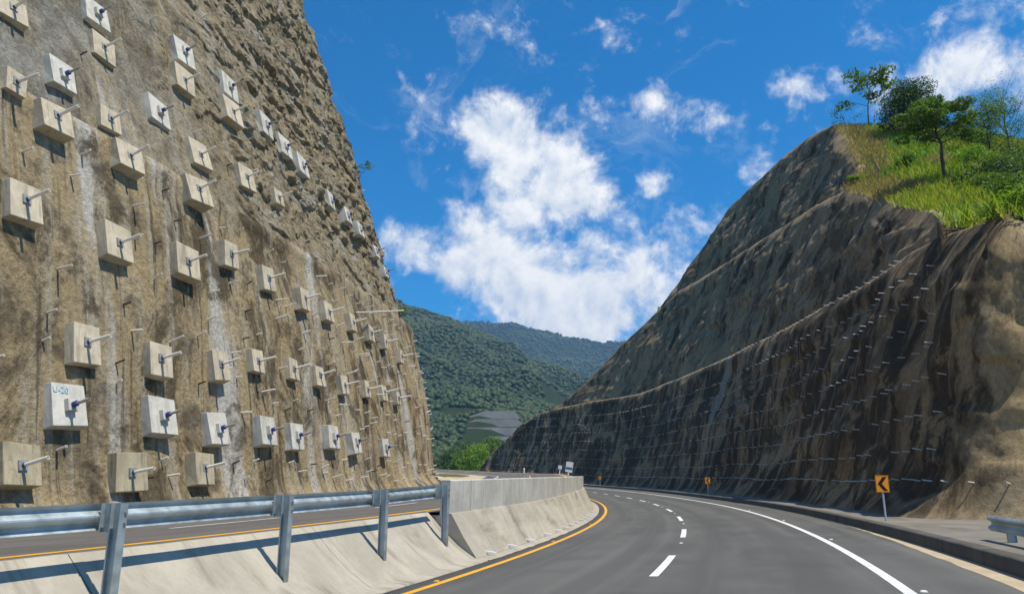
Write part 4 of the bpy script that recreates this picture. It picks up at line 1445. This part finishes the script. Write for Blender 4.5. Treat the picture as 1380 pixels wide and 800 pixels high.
bolt = MB().tube([(0, 0, 0), (0, 0, .02)], .018, 8).mesh('bolt', M['steel_plate'])
rail = tag(empty('guardrail'), 'galvanised W-beam guardrail on posts standing on the median slope', 'guardrail')
gtop = lambda s: np.interp(s, [-40, -5, 1.6, 5.05, 8.5, 12.0, 20], [1.25, 1.37, 1.42, 1.455, 1.495, 1.575, 1.68])
sp = [1.6 + 3.46 * k for k in range(-6, 4)]
for i, s in enumerate(sp):
    t = float(np.interp(s, AS, ATH))
    x, y = road(s, -5.3)
    zb = float(slope_z(np.array([s]), np.array([-5.3]))[0])
    top = float(gtop(s))
    me = ibeam(.115, .15, .008, zb - .4, top + .004).mesh('post', M['steel'])
    po = obj('post', me, rail, (float(x), float(y), 0)); po.rotation_euler.z = -t + math.pi / 2
    x2, y2 = road(s, -5.3 - .155)
    bk = ibeam(.115, .145, .008, top - .33, top + .002).mesh('spacer_block', M['steel'])
    b2 = obj('spacer_block', bk, rail, (float(x2), float(y2), 0)); b2.rotation_euler.z = -t + math.pi / 2
    for dz in (-.10, -.22):
        xb, yb = road(s - .03, -5.3 + .076)
        q = obj('bolt', bolt, po); q.location = (.028, -.076, top + dz); q.rotation_euler = (math.pi / 2, 0, 0)
for s0, s1 in zip(sp[:-1], sp[1:]):
    obj('rail_beam', rail_mesh(s0 - .12, s1 + .12, lambda s: -5.3 - .232 - (.005 if int(round((s0 - 1.6) / 3.46)) % 2 else 0.), gtop, -1, M['steel']), rail)
obj('rail_beam', rail_mesh(sp[-1] - .12, sp[-1] + .35, lambda s: -5.3 - .232, gtop, -1, M['steel']), rail)

# ---- short guardrail on the right verge
rail2 = tag(empty('guardrail'), 'end of a low W-beam guardrail on the right verge below the sunlit nose', 'guardrail')
g2 = lambda s: np.interp(s, [-40, 13], [.95, .96])
o2 = lambda s: 6.75 + 0 * s
obj('rail_beam', rail_mesh(7.6, 13.0, o2, g2, -1, M['steel']), rail2)
obj('rail_beam', rail_mesh(2.0, 7.8, lambda s: 6.755 + 0 * s, g2, -1, M['steel']), rail2)
obj('rail_beam', rail_mesh(-4.0, 2.2, o2, g2, -1, M['steel']), rail2)
for s in (12.2, 8.4, 4.6, .8, -3.):
    t = float(np.interp(s, AS, ATH)); x, y = road(s, 6.84)
    zb = float(rz(s, 6.0)) + .29
    po = obj('post', ibeam(.115, .15, .008, zb - .3, .93).mesh('post', M['steel']), rail2, (float(x), float(y), 0)); po.rotation_euler.z = -t + math.pi / 2

# ================================================================== signs
def chevron(s, o_, h, w, ph, label, turn):
    t = float(np.interp(s, AS, ATH)); x, y = road(s, o_)
    zb = float(rz(s, 6.0)) + .285
    root = empty('chevron_sign', (float(x), float(y), zb)); root.rotation_euler.z = -t + turn
    tag(root, label, 'road sign', 'chevron signs along the right-hand bend')
    obj('post', MB().box((0, .03, (h - .05) / 2 - .1), (.05, .05, h + .15)).mesh('post', M['post'], bevel=.006), root)
    plate = obj('sign_plate', MB().box((0, 0, h - ph / 2), (w, .012, ph)).mesh('sign_plate', M['orange'], bevel=.004), root)
    k = ph
    c = MB()
    yy = -.0085
    def pt(px, pz): return (px * w, yy, h - ph / 2 + pz * ph)
    poly = [(-.34, 0), (.06, .40), (.36, .40), (-.04, 0), (.36, -.40), (.06, -.40)]
    front = [pt(*q) for q in poly]
    back = [(p[0], -.0065, p[2]) for p in front]
    c.add(front + back, [(0, 3, 2, 1), (0, 5, 4, 3)] + [(i, (i + 1) % 6, 6 + (i + 1) % 6, 6 + i) for i in range(6)])
    obj('chevron_mark', c.mesh('chevron_mark', M['black']), plate)
    bd = MB()
    for sx in (-1, 1):
        bd.box((sx * (w / 2 - .012), -.0072, h - ph / 2), (.012, .003, ph - .012))
        bd.box((0, -.0072, h - ph / 2 + sx * (ph / 2 - .012)), (w - .04, .003, .012))
    obj('border_line', bd.mesh('border_line', M['black']), plate)


chevron(21.3, 6.40, 1.43, .45, .55, 'nearest orange chevron sign with black left arrow on the right verge', R(14))
chevron(67.0, 6.42, 1.56, .52, .60, 'middle orange chevron sign with black left arrow on the right verge', R(14))
chevron(133., 6.42, 1.6, .5, .6, 'farthest orange chevron sign at the bend beyond the barrier end', R(14))


def median_sign(s, o_, zb, h, w, ph, label, lean, bands):
    t = float(np.interp(s, AS, ATH)); x, y = road(s, o_)
    root = empty('median_sign', (float(x), float(y), zb)); root.rotation_euler = (0, lean, -t)
    tag(root, label, 'road sign')
    obj('post', MB().box((0, .04, h / 2 - .2), (.14, .06, h + .2)).mesh('post', M['sign_white']), root)
    p = obj('sign_plate', MB().box((0, 0, h - ph / 2), (w, .02, ph)).mesh('sign_plate', M['sign_white'], bevel=.004), root)
    for z0, hh in bands:
        obj('colour_band', MB().box((0, -.0125, h - ph + z0 * ph), (w * .94, .005, hh * ph)).mesh('colour_band', M['sign_blue']), p)


s_ = 79.
median_sign(s_, -6.1, float(lz(s_, -6.1)) - .1, 1.55, .78, 1.12, 'white sign with a blue band on a leaning post behind the barrier', R(9), [(.36, .24)])
s_ = 95.
median_sign(s_, -6.1, float(lz(s_, -6.1)) - .1, 1.2, .46, .55, 'small white sign on a leaning post left of the blue-banded sign', R(6), [(.1, .1)])
for s_, o_, lab in ((140., -6.2, 'white marker post on the far carriageway edge below the right-hand cut'), (186., -15.9, 'white marker post beside the far corner of the left-hand cut')):
    x, y = road(s_, o_)
    root = empty('marker_post', (float(x), float(y), float(lz(s_, o_)) - .05)); tag(root, lab, 'marker post')
    obj('post', MB().tube([(0, 0, 0), (0, 0, .9), (0, 0, 1.05)], [.13, .16, .10], 10).mesh('post', M['sign_white']), root)
    obj('cap', MB().tube([(0, 0, 1.05), (0, 0, 1.3)], [.13, .12], 10).mesh('cap', M['black']), root)

# ================================================================== mountains
def mountain_z(x, y):
    w1 = x + 60 * pnoise(x / 420., y / 420., 2.)
    c1_ = np.interp(x, [-2600, -1400, -700, -235, -138, -46, 60, 180, 420, 900, 2600], [420, 470, 430, 356, 331, 290, 232, 180, 120, 70, 50])
    yc1 = 1500 + .12 * x
    t1 = np.clip((yc1 - y) / 1080., 0, 1)
    z1 = c1_ * (1 - t1) ** 1.05
    back1 = np.clip((y - yc1) / 700., 0, 1)
    z1 = z1 * (1 - .6 * back1)
    c2_ = np.interp(x / 1.364, [-3200, -1500, -700, -330, -225, -150, 0, 113, 250, 340, 520, 900, 1800, 3200], [700, 760, 700, 640, 628, 642, 634, 588, 547, 547, 506, 517, 450, 340])
    yc2 = 3000 - .05 * x
    t2 = np.clip((yc2 - y) / 1500., 0, 1)
    z2 = c2_ * (1 - t2) ** 1.1
    z2 = z2 * (1 - .7 * np.clip((y - yc2) / 900., 0, 1))
    z = np.maximum(z1, z2)
    amp = sstep(z, 10, 120) * (1 - .8 * np.exp(-(np.abs(yc1 - y) / 120.) ** 2)) * (1 - .8 * np.exp(-(np.abs(yc2 - y) / 150.) ** 2))
    z = z + amp * (46 * ridged(w1 / 230., y / 420., 7.) - 26 + 16 * pnoise(x / 90., y / 110., 3.))
    z = z + 4 * pnoise(x / 40., y / 40., 5.) * sstep(z, 10, 60)
    return z - 12 + 8 * sstep(y, 350, 700)


mx = np.concatenate([np.arange(-3000, -700, 60.), np.arange(-700, 700, 12.), np.arange(700, 3001, 60.)])
my = np.concatenate([np.arange(330, 2000, 14.), np.arange(2000, 3150, 22.), np.arange(3150, 4200, 80.)])
MX, MY = np.meshgrid(mx, my, indexing='ij')
MZ = mountain_z(MX, MY)
tag(obj('mountain', np_mesh('mountain', np.stack([MX, MY, MZ], -1).reshape(-1, 3), grid_faces(len(mx), len(my)), M['mount'], True)), kind='structure')


def icosa():
    p = (1 + 5 ** .5) / 2
    v = np.array([(-1, p, 0), (1, p, 0), (-1, -p, 0), (1, -p, 0), (0, -1, p), (0, 1, p), (0, -1, -p), (0, 1, -p), (p, 0, -1), (p, 0, 1), (-p, 0, -1), (-p, 0, 1)], float)
    v /= np.linalg.norm(v[0])
    f = [(0, 11, 5), (0, 5, 1), (0, 1, 7), (0, 7, 10), (0, 10, 11), (1, 5, 9), (5, 11, 4), (11, 10, 2), (10, 7, 6), (7, 1, 8), (3, 9, 4), (3, 4, 2), (3, 2, 6), (3, 6, 8), (3, 8, 9), (4, 9, 5), (2, 4, 11), (6, 2, 10), (8, 6, 7), (9, 8, 1)]
    return v, np.array(f)


rf = np.random.default_rng(33)
n1 = 68000
yy = 360 + 2700 * rf.uniform(0, 1, n1) ** 1.25
xx = rf.uniform(-.30, .26, n1) * yy * 1.35
zz = mountain_z(xx, yy)
keep = (zz > 4) & ~((np.abs(xx + 8) < 30) & (yy > 545) & (yy < 632)) & (pnoise(xx / 130., yy / 130., 12.) + .5 * pnoise(xx / 45., yy / 45., 13.) > -.34)
xx, yy, zz = xx[keep], yy[keep], zz[keep]
iv, if_ = icosa()
rad = rf.uniform(2.0, 4.3, len(xx)) * (.75 + yy / 3200.)
V = iv[None] * rad[:, None, None] * rf.uniform(.72, 1.28, (len(xx), 12, 1)) * np.array([1, 1, .9])
V = V + np.stack([xx, yy, zz + rad * .35], -1)[:, None, :]
F = (np.arange(len(xx))[:, None, None] * 12 + if_[None]).reshape(-1, 3)
tag(obj('forest', np_mesh('forest', V.reshape(-1, 3), F, M['forest'], True)), 'green forest covering the mountainside at the end of the valley', 'forest', kind='stuff')

# grey terraced cut low on the mountain
tr = tag(empty('terraced_cut', (-24, 548, 0)), 'pale grey terraced cut low on the far mountainside', 'earth cut')
for k in range(5):
    w = 58 - 6 * k
    z0 = 19 + 8.0 * k
    sec = [(-w * .5, 0), (w * .5 + 14, 0), (w * .5 + 9, 6.6), (-w * .5 + 9 + 2 * k, 6.6)]
    y0 = k * 19.
    mb = MB().add([(x, y0 + (0 if z == 0 else 4.5), z0 + z) for x, z in sec] + [(x, y0 + 40, z0 + z) for x, z in sec],
                  [(0, 1, 2, 3), (3, 2, 6, 7), (0, 3, 7, 4), (1, 5, 6, 2), (4, 7, 6, 5), (0, 4, 5, 1)])
    obj('bench', mb.mesh('bench', M['terrace']), tr)

# ================================================================== haze
hm = bpy.data.materials.new('haze')
hm.use_nodes = True
HN = NT(hm.node_tree); HN.n.clear()
pv = HN.node('ShaderNodeVolumePrincipled')
pv.inputs['Color'].default_value = (.34, .62, 1.0, 1)
pv.inputs['Density'].default_value = .00014
pv.inputs['Anisotropy'].default_value = .1
ho = HN.node('ShaderNodeOutputMaterial')
HN.l.new(pv.outputs[0], ho.inputs['Volume'])
hb = MB().box((0, 0, 354), (2 * g + 200, 2 * g + 200, 714))
tag(obj('haze', hb.mesh('haze', hm)), 'thin blue haze in the valley air', 'haze', kind='stuff')
